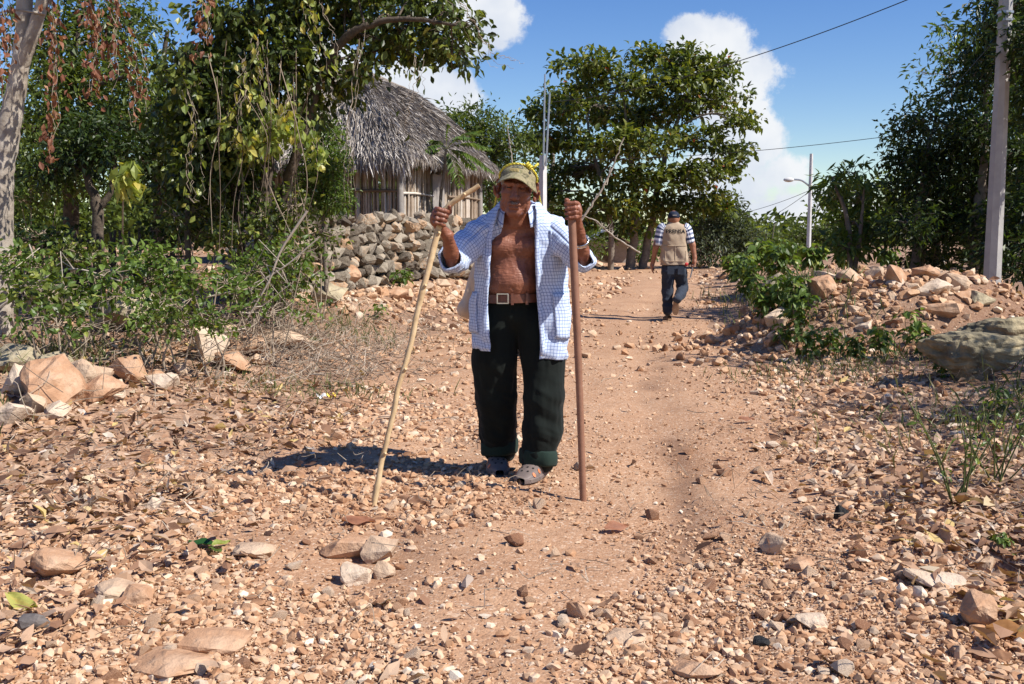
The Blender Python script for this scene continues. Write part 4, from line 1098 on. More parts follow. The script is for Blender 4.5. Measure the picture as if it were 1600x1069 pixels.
# weeds at the right of the road
WG = 'green weeds along the right verge'
def weed(label, px, py, hpx, n, L, mat='leaf_bright', group=WG, stems=3, name='weed', w=.62, lean=.12):
    g = G(px, py); s = g[1] / FPX; h = hpx * s; L = L * s if L > 1 else L
    t = Thing(name, label, 'plant', tuple(g), group); st, lf = MB(), MB()
    for i in range(stems):
        e = g + [rng.normal(0, h * lean * 1.6), rng.normal(0, h * lean), h * rng.uniform(.75, 1.05)]; a = g + [rng.normal(0, .04 * h), rng.normal(0, .04 * h), -.02]
        q = curve([a, (a + e) / 2 + rng.normal(0, .05 * h, 3), e], 6); tube(st, q, [.006 * h + .002, .002], 4, .3, False)
        k = int(n * 1.9) // stems; f = rng.uniform(.3, 1, k) ** .8; p = q[np.minimum((f * (len(q) - 1)).astype(int), len(q) - 1)] + rng.normal(0, .012, (k, 3))
        az = rng.uniform(0, 6.28, k); D = np.stack([np.cos(az), np.sin(az), rng.uniform(-.3, .6, k)], 1); pe = p + D * L * .55
        for u0, u1 in zip(p, pe): tube(st, [u0, u1], [.0018], 3, .3, False)
        N = np.tile([0, 0, 1.], (k, 1)) + rng.normal(0, .35, (k, 3)); D2 = D.copy(); D2[:, 2] -= .55
        ll = L * 1.3 * rng.uniform(.6, 1.25, k); add_leaves(lf, pe, D2, N, ll, ll * w, np.clip(rng.normal(.48, .22, k), 0, 1), True, .25)
    t.part('stems', st, M['grass'], kind='stuff'); t.part('leaves', lf, M[mat], kind='stuff')


for a in (('big leaved weed in front of the mound, right of its middle', 1425, 545, 60, 26, 0.085), ('bushy weed below the white chunk on the mound', 1380, 562, 60, 40, 0.065), ('leafy weed at the road edge, left of the mound', 1245, 530, 90, 60, 0.075), ('tall weed clump left of the pale grey block', 1175, 478, 80, 80, 0.1),
          ('broad weed clump behind the pale grey block', 1215, 446, 66, 80, 12), ('weed in front of the whitish stone at the road edge', 1262, 566, 60, 44, 0.065), ('weed between the mound and the road', 1295, 560, 50, 44, 0.06), ('low weed under the mound face', 1335, 562, 44, 36, 0.06),
          ('tall broad leaved weed at the back of the mound by the lamp post', 1322, 428, 56, 90, 11), ('broad leaved weed left of the lamp post', 1270, 432, 50, 90, 11), ('weed clump far along the right verge', 1160, 446, 56, 80, 10), ('upright weed at the road bend', 1190, 430, 60, 90, 11), ('green weed beyond the weeds at the bend', 1232, 420, 46, 90, 9), ('farthest weed clump on the right verge', 1145, 430, 40, 60, 8),
          ('weed at the left shoulder of the mound', 1212, 488, 70, 50, 0.08), ('weed in front of the huge boulder', 1470, 590, 40, 34, 0.05), ('weed creeping over the left foot of the mound', 1240, 480, 60, 50, 0.08), ('narrow weed beside the leafy weed at the road edge', 1225, 545, 60, 34, 0.065), ('dark weed clump between mound and boulder', 1450, 560, 40, 44, 0.055), ('weed tuft where the road meets the mound', 1190, 505, 50, 44, 0.075), ('weed behind the crest left of the concrete pole', 1390, 418, 30, 60, 10)):
    weed(*a, stems=5)
for a in (('thin dry stalks with small leaves before the huge boulder', 1500, 790, 190, 40, .03), ('second bunch of thin stalks right of the first', 1560, 760, 170, 44, .035), ('thin stalk standing alone at the right of the road', 1236, 640, 36, 4, .02), ('small sprouts among the leaves at the right edge', 1545, 660, 60, 30, .05), ('low sprout at the dark hollow in the lower right', 1570, 860, 26, 26, .03)):
    weed(*a, group='thin stalks on the right verge', stems=7 if a[3] > 100 else 2, name='thin_weed', w=.4, lean=.2)
for a in (('small fresh seedling at the foot of the wall, left one', 590, 500, 26, 12, .07), ('small seedling by the twigs near the forked stick', 625, 455, 40, 26, .08), ('seedling clump low on the wall', 680, 430, 30, 30, .07), ('tiny sprout by the buff stones in the twigs', 490, 540, 20, 14, .04)):
    weed(*a, group='seedlings near the wall', name='seedling')

# far trees closing the view
mb = MB(); lb = []
for k in range(150):
    a = R(rng.uniform(-78, 78)); d = rng.uniform(75, 120); x, y = d * math.sin(a), d * math.cos(a)
    h = rng.uniform(3.5, 6.5)
    if -.02 < x / y < .30: h *= .55
    lb.append((np.array([x, y, h * .45]), (rng.uniform(3, 5), 3, h * .55), 260))
leafage(mb, lb, .8, .5, per=8, spread=.7, tint=(.5, .2)); single('far_woods', mb, M['leaf_mid'], kind='stuff')
mb = MB(); lb = []
for k in range(120):
    x = rng.uniform(-34, -2.5); y = rng.uniform(26, 40); lb.append((np.array([x, y, rng.uniform(.8, 4.5)]), (2.0, 1.5, 1.6), 330))
for k in range(40):
    x = rng.uniform(12, 34); y = rng.uniform(22, 40); lb.append((np.array([x, y, rng.uniform(1.0, 4.5)]), (2.0, 1.5, 1.8), 330))
leafage(mb, lb, .3, .14, per=12, spread=.4, tint=(.45, .2)); single('woods', mb, M['leaf_mid'], kind='stuff')

# ------------------------------------------------------------------ thatched hut
C0 = np.array([-1.97, 18.0]); DH = unit(np.array([.28, .96])); WH = np.array([-DH[1], DH[0]])
LH, WD = 4.4, 3.0
HZ = gz(*(C0 + DH * 1.5 + WH * 1.2)) + .02
hp = lambda b, a, z: np.array([*(C0 + DH * b + WH * a), z])       # b along the long side, a across, z up
hut = Thing('thatched_hut', 'pole walled hut with a shaggy grey thatch roof behind the dry stone wall', 'hut', tuple(hp(0, 0, HZ)))
EZ, RZ_ = 2.74, 4.30                                              # eave and ridge
pole_mesh = []
for i in range(6):
    m_ = MB(); h_ = EZ - HZ + .12
    tube(m_, curve([[0, 0, -.1], [rng.normal(0, .012), rng.normal(0, .01), h_ * .5], [rng.normal(0, .012), 0, h_]], 3), [.021, .017], 6, rng.uniform(.2, .9), False, .2); me_ = m_.mesh('wall_pole', smooth=True); me_.materials.append(M['stick_wall']); pole_mesh.append(me_)
def wall_poles(a, b_, n, skip=()):
    for i in range(n):
        f = (i + .5) / n
        if any(s0 < f < s1 for s0, s1 in skip): continue
        q = a + (b_ - a) * f + np.array([*rng.normal(0, .008, 2), 0]); o = bpy.data.objects.new('wall_pole', pole_mesh[i % 6]); COL.objects.link(o); o.parent = hut.o
        o.location = q - hut.loc; o.rotation_euler = (rng.normal(0, .012), rng.normal(0, .012), rng.uniform(0, 6.28)); o.scale = (rng.uniform(.85, 1.45),) * 2 + (1,)
wall_poles(hp(0, 0, HZ), hp(LH, 0, HZ), 112, ((.36, .53),))
wall_poles(hp(0, 0, HZ), hp(0, WD, HZ), 80)
wall_poles(hp(LH, 0, HZ), hp(LH, WD, HZ), 50)
wall_poles(hp(0, WD, HZ), hp(LH, WD, HZ), 70)
for b_, a_ in ((0, 0), (LH, 0), (0, WD), (LH, WD)):
    m_ = MB(); q = hp(b_, a_, HZ); q = q + np.array([*(-(DH * (1 if b_ == 0 else -1)) * .03 - WH * (1 if a_ == 0 else -1) * .03), 0])
    tube(m_, curve([q - [0, 0, .15], q + [.01, 0, .7], q + [0, 0, EZ - HZ + .15]], 4), [.065, .055], 9, .5, False, .12); hut.part('corner_post', m_, M['plank'], smooth=True)
for p0, p1, z in ((hp(-.06, -.05, 0), hp(1.55, -.05, 0), 1.98), (hp(2.4, -.05, 0), hp(LH, -.05, 0), 2.0), (hp(-.05, -.05, 0), hp(-.05, WD, 0), 2.02)):
    m_ = MB(); p0[2] = p1[2] = z; tube(m_, curve([p0, (p0 + p1) / 2 + [0, 0, .02], p1], 5), [.026, .02], 7, .5, True, .2); hut.part('rail', m_, M['stick_wall'], smooth=True)
for i in range(3):
    m_ = MB(); q = hp(LH * (.385 + .05 * i), -.02, (HZ + 2.4) / 2)
    box(m_, q, (.015, .104, (2.4 - HZ) / 2), np.array([[*(-WH), 0], [*DH, 0], [0, 0, 1]]).T); hut.part('plank', m_, M['plank'])
OV = .30
def roof_pt(face, u, v):
    """v 0 at the eave, 1 at the ridge; faces: right long side, near end, left long side, far end"""
    e = [(hp(-OV, -OV, EZ - .12), hp(LH + OV, -OV, EZ - .12), hp(1.05, WD / 2, RZ_), hp(LH - .25, WD / 2, RZ_)), (hp(-OV, WD + OV, EZ - .12), hp(-OV, -OV, EZ - .12), hp(1.05, WD / 2, RZ_), hp(1.05, WD / 2, RZ_)),
         (hp(LH + OV, WD + OV, EZ - .12), hp(-OV, WD + OV, EZ - .12), hp(LH - .25, WD / 2, RZ_), hp(1.05, WD / 2, RZ_)), (hp(LH + OV, -OV, EZ - .12), hp(LH + OV, WD + OV, EZ - .12), hp(LH - .25, WD / 2, RZ_), hp(LH - .25, WD / 2, RZ_))][face]
    u, v = np.asarray(u, float)[..., None], np.asarray(v, float)[..., None]
    return (e[0] * (1 - u) + e[1] * u) * (1 - v) + (e[2] * (1 - u) + e[3] * u) * v + np.array([0, 0, .0]) + np.array([0, 0, .16]) * np.sin(np.pi * v)
mbase, mth = MB(), MB()
for f in range(4):
    U, V_ = np.meshgrid(np.linspace(0, 1, 26), np.linspace(0, 1, 16)); Q = roof_pt(f, U, V_)
    q2 = Q.reshape(-1, 3); q2 = q2 + (fbm(q2 * 3, 2)[:, None] - .5) * .1; mbase.add(q2, grid_faces(16, 26))
    k = (17000, 11000, 5000, 3500)[f]
    u, v = rng.random(k), 1 - np.sqrt(rng.random(k)) if f in (1, 3) else rng.random(k)
    fr = rng.random(k) < .24; v = np.where(fr, rng.random(k) * .10 - .02, v)
    p = roof_pt(f, u, v); dn = unit(roof_pt(f, u, v - .02) - p); nrm = unit(np.cross(roof_pt(f, u + .02, v) - p, roof_pt(f, u, v + .02) - p)); nrm *= np.sign(nrm[:, 2:3])
    D = dn + rng.normal(0, .16, (k, 3)) + nrm * .10; D[fr] = D[fr] * .45 + np.array([0, 0, -.75]) + rng.normal(0, .12, (int(fr.sum()), 3))
    tuft = n2(p[:, 0] + p[:, 1], p[:, 2], 5, 2, f * 3.)
    L = rng.uniform(.10, .30, k) * np.where(fr, 1.45 if f == 1 else .85, 1) * (.7 + .6 * tuft)
    pale = np.where(f == 1, .68 - .35 * sstep(.45, .7, v), .45) + .16 * (v < .2) + .5 * (tuft - .5)
    add_leaves(mth, p + nrm * rng.uniform(.02, .07, (k, 1)), D, nrm + rng.normal(0, .5, (k, 3)), L, rng.uniform(.008, .021, k), np.clip(pale + rng.normal(0, .17, k), 0, 1), False, .15, .1)
roof = hut.part('roof', mbase, M['thatch_base'], smooth=True)
hut.part('thatch', mth, M['thatch'], roof, kind='stuff')
m_ = MB(); tube(m_, curve([hp(1.0, WD / 2, RZ_ + .02), hp(2.4, WD / 2, RZ_ + .07), hp(LH - .2, WD / 2, RZ_ + .02)], 6), [.05, .06, .05], 8, .25, True, .4); hut.part('ridge_cap', m_, M['thatch'], roof)
m_ = MB(); tube(m_, [hp(-.02, -.02, EZ), hp(LH + .02, -.02, EZ)], [.04], 7); tube(m_, [hp(-.02, -.02, EZ), hp(-.02, WD, EZ)], [.04], 7); hut.part('eave_beam', m_, M['plank'], kind='stuff')

# small shed far behind the almond trunks
sb = foot(945, 405, 46); shed = Thing('shed', 'small grey roofed shed far behind the almond trunks', 'shed', tuple(sb))
m_ = MB(); box(m_, sb + [0, 0, .45], (.85, 1.2, .5)); shed.part('wall', m_, M['plank'])
m_ = MB(); sx = np.linspace(-1.25, 1.25, 51); zz = sb[2] + 1.5 - .62 * np.abs(sx) + .02 * np.cos(sx * 50)
m_.add(np.concatenate([np.stack([sb[0] + sx, np.full(51, sb[1] - 1.6), zz], 1), np.stack([sb[0] + sx, np.full(51, sb[1] + 1.6), zz], 1)]), grid_faces(2, 51)); shed.part('roof', m_, M['white_post'])
m_ = MB(); box(m_, sb + [0, -1.23, .35], (.3, .02, .38)); shed.part('door', m_, M['bark_dark'])

# ------------------------------------------------------------------ dry stone wall
wp = np.array([[-3.5, 12.9], [-2.72, 14.0], [-1.7, 16.4], [-.55, 19.4], [-.28, 20.1]])
wl = np.concatenate([[0], np.cumsum(np.linalg.norm(np.diff(wp, axis=0), axis=1))])
wall_at = lambda s: np.array([np.interp(s, wl, wp[:, 0]), np.interp(s, wl, wp[:, 1])])
wall = Thing('dry_stone_wall', 'dry stone wall of grey limestone lumps in front of the thatched hut', 'wall', (*wall_at(1.3), gz(*wall_at(1.3))))
WS = []
for i in range(18):
    V, F = fine_rock(700 + i, 12, 2, .17, .14); V = V / (V.max(0) - V.min(0)); V -= (V.max(0) + V.min(0)) / 2
    m_ = MB(); m_.add(V, F); me_ = m_.mesh('stone'); me_.materials.append(M['wallstone']); WS.append(me_)
count, core = 0, MB()
for r_ in range(7):
    s = rng.uniform(0, .1)
    while s < wl[-1]:
        ln = rng.choice([.12, .165, .21, .28], p=[.27, .36, .25, .12]) * rng.uniform(.85, 1.15); c = wall_at(s + ln / 2); t_ = unit(wall_at(s + ln / 2 + .1) - wall_at(s + ln / 2 - .1)); nn = np.array([t_[1], -t_[0]])
        hh = .152 * rng.uniform(.85, 1.15); top = 1.02 + .06 * s / 9 + .06 * math.sin(s * 1.3) + .05 * math.sin(s * 4.1) + (.0 if s > .9 else -.45 * (1 - s / .9))
        z = r_ * .150 + .06
        if z < top:
            g = gz(*(c + nn * .1)); o = bpy.data.objects.new('stone', WS[rng.integers(18)]); COL.objects.link(o); o.parent = wall.o
            q = np.array([*(c + nn * (.17 - .025 * r_ + rng.normal(0, .03))), g + z + .04 + rng.normal(0, .014)]); o.location = q - wall.loc
            o.rotation_euler = (rng.normal(0, .22), rng.normal(0, .26), math.atan2(t_[1], t_[0]) + rng.normal(0, .2) + rng.choice([0, math.pi])); o.scale = (ln * 1.16, rng.uniform(.2, .32), hh * rng.uniform(1.05, 1.4)); count += 1
        s += ln
ss = np.linspace(0, wl[-1], 50); cc = np.array([wall_at(a) for a in ss]); gg = H(cc[:, 0], cc[:, 1]); tp = np.where(ss > .9, .95, .95 - .45 * (1 - ss / .9))
n = 900; si = rng.uniform(0, wl[-1], n); c = np.array([wall_at(a) for a in si]); z = H(c[:, 0], c[:, 1]) + rng.random(n) * np.interp(si, ss, tp)
scatter(core, [(v, f) for v, f in LIB11], np.stack([c[:, 0] - rng.uniform(-.06, .3, n), c[:, 1] + rng.uniform(-.06, .12, n), z], 1), rng.uniform(.05, .12, n), rng.uniform(0, 1, n))
M['core'] = speck_mat('wall core stone', [(0, (.13, .105, .08)), (.5, (.28, .24, .19)), (1, (.42, .36, .28))], 9, .95, .9, .015, 6)
wall.part('rubble_core', core, M['core'], kind='stuff')
# rubble slope between the wall and the road
mb = MB(); n = 900; s = rng.uniform(.3, wl[-1], n); c = np.array([wall_at(a) for a in s]); off = np.abs(rng.normal(0, .6, n)) + .3
c = c + np.stack([off * .93, -off * .35], 1); sz = rng.uniform(.02, .07, n) * rng.choice([1, 1, 1.5], n)
scatter(mb, LIBF, np.stack([c[:, 0], c[:, 1], H(c[:, 0], c[:, 1]) + sz * .3], 1), sz, np.clip(rng.normal(.55, .22, n), 0, 1))
n = 1100; x = 4.25 + rng.normal(0, 1.3, n); y = 11.2 + rng.normal(0, .9, n); sz = rng.uniform(.02, .06, n) * rng.choice([1, 1, 1.6], n)
scatter(mb, LIBF, np.stack([x, y, H(x, y) + sz * .3], 1), sz, np.clip(rng.normal(.45, .22, n), 0, 1))
n = 500; x = rng.uniform(1.9, 3.2, n); y = rng.uniform(6.5, 13, n); x = x + (y - 6.5) * .12; sz = rng.uniform(.015, .05, n)
scatter(mb, LIBF, np.stack([x, y, H(x, y) + sz * .3], 1), sz, np.clip(rng.normal(.45, .22, n), 0, 1))
n = 420; x = rng.uniform(1.35, 2.6, n); y = rng.uniform(3.0, 5.2, n); sz = rng.uniform(.012, .04, n)
scatter(mb, LIBF, np.stack([x, y, H(x, y) + sz * .3], 1), sz, np.clip(rng.normal(.5, .25, n), 0, 1))
single('rubble', mb, M['gravel'], kind='stuff')

# ------------------------------------------------------------------ poles, lamp, cables
def pole(name, label, px, py, Y, z_top, r0, r1, mat, n=8, lean=(0, 0)):
    b = foot(px, py, Y); t = Thing(name, label, 'pole', tuple(b)); m_ = MB(); tube(m_, [b, b + [lean[0] * .5, 0, (z_top - b[2]) * .5], np.array([b[0] + lean[0], Y + lean[1], z_top])], [r0, (r0 + r1) / 2, r1], n)
    t.part('shaft', m_, M[mat]); return t, b
t, b = pole('utility_pole', 'thick tapered concrete pole at the right behind the rock mound', 1549, 458, 14, 7.6, .125, .065, 'concrete')
m_ = MB()
for z in (3.95, 4.05): tube(m_, [b + [.0, 0, z - .015], b + [0, 0, z + .015]], [.104], 10)
t.part('clamp', m_, M['metal'], kind='stuff')
pole('thin_pole', 'thin dark pole beside the thick concrete one', 1541, 440, 18, 3.5, .055, .045, 'bark_dark', 8, (.12, 0))
t, b = pole('lamp_post', 'pale street lamp post with one curved arm far along the road', 1263, 400, 52, CH + 52 * .0755, .12, .085, 'white_post')
zt = CH + 52 * .0755; m_ = MB(); hx = b[0]; A0 = np.array([hx, 52, zt - 1.65]); tube(m_, curve([A0, A0 + [-.45, 0, .32], A0 + [-.95, 0, .38]], 6), [.045], 6); t.part('arm', m_, M['metal'])
m_ = MB(); e = A0 + [-1.1, 0, .36]; u, v = np.meshgrid(np.linspace(0, 2 * np.pi, 13)[:-1], np.linspace(.05, np.pi - .05, 9)); m_.add(np.stack([.27 * np.cos(v), .16 * np.sin(v) * np.cos(u), .12 * np.sin(v) * np.sin(u)], -1).reshape(-1, 3) + e, grid_faces(9, 12, True)); t.part('lamp_head', m_, M['white_post'], smooth=True)
t, b = pole('mast_post', 'square white concrete post with two thin pipes behind the old man', 848, 420, 25, CH + 25 * 118 / 1600, .10, .09, 'white_post', 4)
m_ = MB(); q = P(849, 260, 24.9); tube(m_, [q, P(851.5, 116, 24.9)], [.024, .02], 6); t.part('pipe', m_, M['metal'])
m_ = MB(); tube(m_, [P(853, 260, 24.9), P(859, 146, 24.9)], [.026, .022], 6); t.part('pipe', m_, M['metal'])
def cable(label, a, b, sag, r, name='power_cable'):
    a, b = np.asarray(a), np.asarray(b); s = np.linspace(0, 1, 40)[:, None]; q = a + (b - a) * s - np.array([0, 0, sag]) * 4 * s * (1 - s); m_ = MB(); tube(m_, q, [r], 5)
    single(name, m_, M['cable'], label, 'cable', 'overhead cables', loc=tuple(a))
cable('thick twisted cable crossing the top right of the sky to the mast', P(1600, -78, 13.8), P(857, 160, 25), .35, .008)
cable('thin cable from the mast across the almond tree to the right hand trees', P(1553, 190, 18), P(850, 250, 25), .18, .006)
cable('drooping cable from the concrete pole to the lamp post', P(1572, 42, 14), P(1266, 294, 52), .9, .008)
cable('thin upper wire leaving the lamp post to the left', P(1264, 298, 52), P(1120, 340, 62), .2, .013)
cable('thin lower wire leaving the lamp post to the left', P(1264, 300, 52), P(1130, 372, 70), .3, .013)
# bare saplings
def bare(label, pts, r, Y, mat='bark_pale', tw=6):
    t = Thing('bare_sapling', label, 'sapling', tuple(P(*pts[0], Y)), 'leafless saplings'); m_ = MB(); q = curve([P(a, c, Y) for a, c in pts], 8); q = q + rng.normal(0, r * .3, q.shape); tube(m_, q, [r, r * .45], 7, .5, True, .2)
    for _ in range(tw):
        s = q[rng.integers(len(q) // 4, len(q) - 6)]; tube(m_, [s, s + rng.normal(0, .08, 3) + [0, 0, .03], s + rng.normal(0, .18, 3) + [0, 0, .06]], [r * .4, r * .2], 4)
    t.part('stem', m_, M[mat], smooth=True)
bare('pale leafless sapling leaning right behind the raised hand on the brown staff', ((868, 446), (905, 352), (935, 305), (957, 262), (975, 214)), .036, 24, tw=3)
bare('thin leafless stem standing above the old man cap', ((806, 400), (801, 262), (796, 225), (793, 196)), .02, 24, tw=2)
bare('pale bare branches hanging under the almond tree, right of the raised fist', ((1000, 395), (960, 370), (930, 345), (890, 330)), .03, 33, tw=14)
# sapling with feathery fronds in front of the hut
sp = foot(690, 400, 18.9); t = Thing('feathery_sapling', 'slim sapling with long feathery fronds in front of the hut wall', 'sapling', tuple(sp)); m_ = MB(); top = P(697, 232, 18.9)
tube(m_, curve([sp, P(688, 320, 18.9), P(694, 270, 18.9), top], 6), [.035, .022], 8, .5, True, .1); t.part('trunk', m_, M['bark_grey'], smooth=True)
for ex, ey, dy in ((650, 262, -.2), (668, 225, .2), (700, 196, 0), (735, 215, -.3), (765, 232, .1), (768, 268, -.2), (740, 262, .3), (720, 290, -.35), (655, 240, -.4), (750, 205, .25)):
    e = P(ex, ey, 18.9 + dy); mid = (top + e) / 2 + [0, 0, .10]; q = curve([top, mid, e], 9); m_ = MB(); tube(m_, q, [.006, .002], 4, .5, False)
    k = len(q) - 4; tn = unit(np.gradient(q, axis=0))[4:]; sd_ = unit(np.cross(tn, [0, 0, 1])); mb = MB(); f = np.sin(np.linspace(.5, 2.7, k))
    for sg in (-1, 1):
        D = sd_ * sg + tn * .55 + rng.normal(0, .08, (k, 3)); D[:, 2] -= .25; add_leaves(mb, q[4:], D, np.tile([0, 0, 1.], (k, 1)) + rng.normal(0, .25, (k, 3)), .24 * f, .05, np.clip(rng.normal(.45, .15, k), 0, 1), True, .2)
    fo = t.part('frond', m_, M['grass']); t.part('leaflets', mb, M['leaf_bright'], fo, kind='stuff')

# ------------------------------------------------------------------ people
def skin_mat(name, c, d):
    m, n, l, b = mat_base(name, .48, .45)
    v = coords(n); f = noise_node(n, l, v, 14, 5); g = noise_node(n, l, v, 70, 4)
    r = ramp(n, [(.36, d), (.6, c)]); l.new(mathn(n, l, 'ADD', mathn(n, l, 'MULTIPLY', f, .7), mathn(n, l, 'MULTIPLY', g, .3)), r.inputs['Fac'])
    c2 = mixc(n, l, attr(n), (.55, .42, .40), (1, 1, 1)); l.new(mixc(n, l, 1.0, r.outputs[0], c2, 'MULTIPLY'), b.inputs['Base Color'])
    w = n.new('ShaderNodeTexWave'); w.inputs['Scale'].default_value = 22; w.inputs['Distortion'].default_value = 9; w.bands_direction = 'Z'; l.new(v, w.inputs['Vector'])
    vo = n.new('ShaderNodeTexVoronoi'); vo.feature = 'DISTANCE_TO_EDGE'; vo.inputs['Scale'].default_value = 75; l.new(v, vo.inputs['Vector'])
    cr = mathn(n, l, 'MINIMUM', mathn(n, l, 'MULTIPLY', vo.outputs['Distance'], 4.0), 1.0)
    bump(n, l, b, mathn(n, l, 'ADD', mathn(n, l, 'ADD', g, mathn(n, l, 'MULTIPLY', cr, .13)), mathn(n, l, 'MULTIPLY', w.outputs['Fac'], .15)), .5, .004)
    return m


def cloth_mat(name, stops, scale=25, rough=.9, b1=.3):
    m, n, l, b = mat_base(name, rough, .12); v = coords(n); f = noise_node(n, l, v, scale * .25, 5)
    r = ramp(n, stops); l.new(f, r.inputs['Fac']); l.new(r.outputs[0], b.inputs['Base Color']); b.inputs['Sheen Weight'].default_value = .05
    bump(n, l, b, noise_node(n, l, v, scale * 6, 3), b1, .002)
    return m


def uv_mat(name, base, line, per, wid, rough=.85, axis='both', base2=None):
    m, n, l, b = mat_base(name, rough, .15); uv = n.new('ShaderNodeUVMap'); uv.uv_map = 'uv'; s = n.new('ShaderNodeSeparateXYZ'); l.new(uv.outputs[0], s.inputs[0])
    hs = []
    for k in ((0, 1) if axis == 'both' else (1,)):
        f = mathn(n, l, 'FRACT', mathn(n, l, 'MULTIPLY', s.outputs[k], 1 / per)); hs.append(mathn(n, l, 'LESS_THAN', f, wid))
    h = hs[0] if len(hs) == 1 else mathn(n, l, 'MAXIMUM', hs[0], hs[1])
    c = mixc(n, l, h, base, line)
    if axis != 'both':
        f = mathn(n, l, 'FRACT', mathn(n, l, 'MULTIPLY', s.outputs[1], .5 / per)); c = mixc(n, l, mathn(n, l, 'MULTIPLY', mathn(n, l, 'LESS_THAN', f, .5), h), c, base2)
    l.new(c, b.inputs['Base Color']); v = coords(n); bump(n, l, b, noise_node(n, l, v, 30, 5), .35, .006)
    return m


M['skin'] = skin_mat('weathered brown skin', (.255, .096, .052), (.175, .062, .034))
M['skin2'] = skin_mat('tan skin', (.34, .15, .085), (.25, .10, .055))
M['check'] = uv_mat('blue and white check shirt', (.56, .65, .81), (.16, .22, .41), .0175, .15)
M['check_plain'] = cloth_mat('pale shirt edge', [(.2, (.68, .71, .78)), (1, (.82, .84, .88))])
M['trousers'] = cloth_mat('black green trousers', [(.2, (.006, .0075, .0068)), (.8, (.011, .0155, .013))], 30)
M['trouser_cuff'] = cloth_mat('green trouser lining', [(.2, (.011, .022, .017)), (.8, (.024, .042, .033))], 30)
M['belt'] = plain('brown leather belt', (.15, .055, .032), .4, .5)
M['steel'] = plain('buckle steel', (.6, .6, .6), .25, .5, 1.0, bstr=0)
M['camo'] = cloth_mat('camouflage cap', [(.30, (.03, .03, .018)), (.40, (.13, .115, .065)), (.5, (.29, .245, .145)), (.58, (.16, .15, .07)), (.70, (.38, .33, .22))], 110)
M['cap_dark'] = plain('cap print dark', (.07, .075, .085), .7)
M['cap_ochre'] = plain('cap print ochre', (.42, .31, .10), .7)
M['rope'] = plain('yellow plastic rope', (.66, .55, .05), .4, .5, 0, 200, .3, .4)
M['sack'] = cloth_mat('beige sackcloth', [(.2, (.58, .44, .31)), (.8, (.74, .60, .46))], 30)
M['clog'] = plain('grey foam clog', (.16, .125, .11), .6, .3, 0, 25)
M['clog_orange'] = plain('orange clog trim', (.62, .17, .06), .5)
M['black'] = plain('black', (.01, .01, .01), .8, .2)
M['hair_grey'] = plain('grey hair', (.32, .31, .30), .6, .3, 0, 300, .5, .4)
M['hair_black'] = plain('black hair', (.012, .01, .009), .5, .4, 0, 200, .5, .4)
M['eye'] = plain('dark eye', (.03, .02, .018), .15, .5, bstr=0)
M['stick_pale'] = speck_mat('peeled pale stick', [(.2, (.30, .18, .09)), (.5, (.56, .40, .22)), (1, (.72, .58, .38))], 16, .75, .5, .004, 6, None)
M['staff'] = speck_mat('smooth brown staff', [(.2, (.19, .088, .052)), (1, (.34, .175, .11))], 14, .5, .3, .003, 6, None, .4)
M['vest'] = cloth_mat('tan vest', [(.2, (.34, .255, .175)), (.8, (.44, .34, .245))], 25)
M['stripe'] = uv_mat('striped shirt', (.70, .72, .78), (.05, .07, .14), .042, .52, axis='v', base2=(.22, .25, .35))
M['jeans'] = cloth_mat('dark jeans', [(.2, (.018, .023, .034)), (.8, (.05, .06, .082))], 20)
M['navy'] = plain('navy cap', (.018, .024, .045), .85, .2)
M['shoe_sole'] = plain('tan shoe sole', (.30, .19, .11), .8)
M['shoe'] = plain('brown shoe', (.10, .06, .04), .6)
M['red'] = plain('red cloth', (.45, .03, .03), .7)


def displaced(V, F, fn):
    N = vnormals(V, F); return V + N * fn(V)[:, None]


def skin_part(t, name, sdf, mat, it=1, fn=None, parent=None, tint=None):
    V, F = sdf.mesh(); V = relax(V, F, it)
    if fn: V = displaced(V, F, fn)
    mb = MB(); mb.add(V, F, 1.0 if tint is None else tint(V)); return t.part(name, mb, mat, parent, True)


def solidify(o, th, off=-1):
    m = o.modifiers.new('thickness', 'SOLIDIFY'); m.thickness, m.offset = th, off; return o


# ---- the old man
OM = np.array([.02, 5.40, gz(.02, 5.4)])
man = Thing('person', 'old man in open checked shirt, camouflage cap and dark trousers holding two sticks', 'person', tuple(OM))
Hc = P(808, 294, 5.22); HS = 1.10
MH = rotm(R(12), R(6), R(-4)); hl = lambda x, y, z: Hc + HS * (MH @ np.array([x, y, z]))


def hand(s, c, axis, side, wrist, thumb_up=True):
    a = unit(axis); e2 = unit(np.array([0, -1., 0]) - a * (-a[1])); e1 = np.cross(a, e2) * -1
    if e1[0] < 0: e1 = -e1
    at = lambda phi, rho, h: c + rho * (math.cos(R(phi)) * e1 * side + math.sin(R(phi)) * e2) + a * h
    s.ell(at(195, .030, -.002), (.021, .036, .043), np.stack([unit(at(195, .03, 0) - c), np.cross(a, unit(at(195, .03, 0) - c)), a], 1), .012)
    s.chain([at(215, .026, -.03), wrist], [.024, .027], .014)
    for i, (r0, le) in enumerate(((.0102, 1.0), (.0108, 1.06), (.0102, 1.0), (.009, .88))):
        h = (1.5 - i) * .0222; dr = .002 * (1.5 - i) * (1.5 - i)
        s.chain([at(168, .037 - dr, h * .95), at(118, .0345, h), at(60 / le, .0315, h - .001), at(12, .027, h - .003), at(-22, .022, h - .004)], [r0 + .001, r0 + .0008, r0, r0 * .92, r0 * .82], .0035)
    for i in range(3):
        h = (1 - i) * .0222; s.cap(at(140, .049, h), at(10, .041, h - .002), .0024, .002, .004, True)
    if thumb_up: s.chain([at(235, .034, -.022), at(290, .034, .004), at(345, .034, .034), at(20, .031, .058)], [.016, .0135, .0118, .009], .006)
    else: s.chain([at(235, .034, -.015), at(270, .032, .022), at(330, .020, .047), at(20, .024, .052)], [.016, .0135, .0118, .0095], .006)


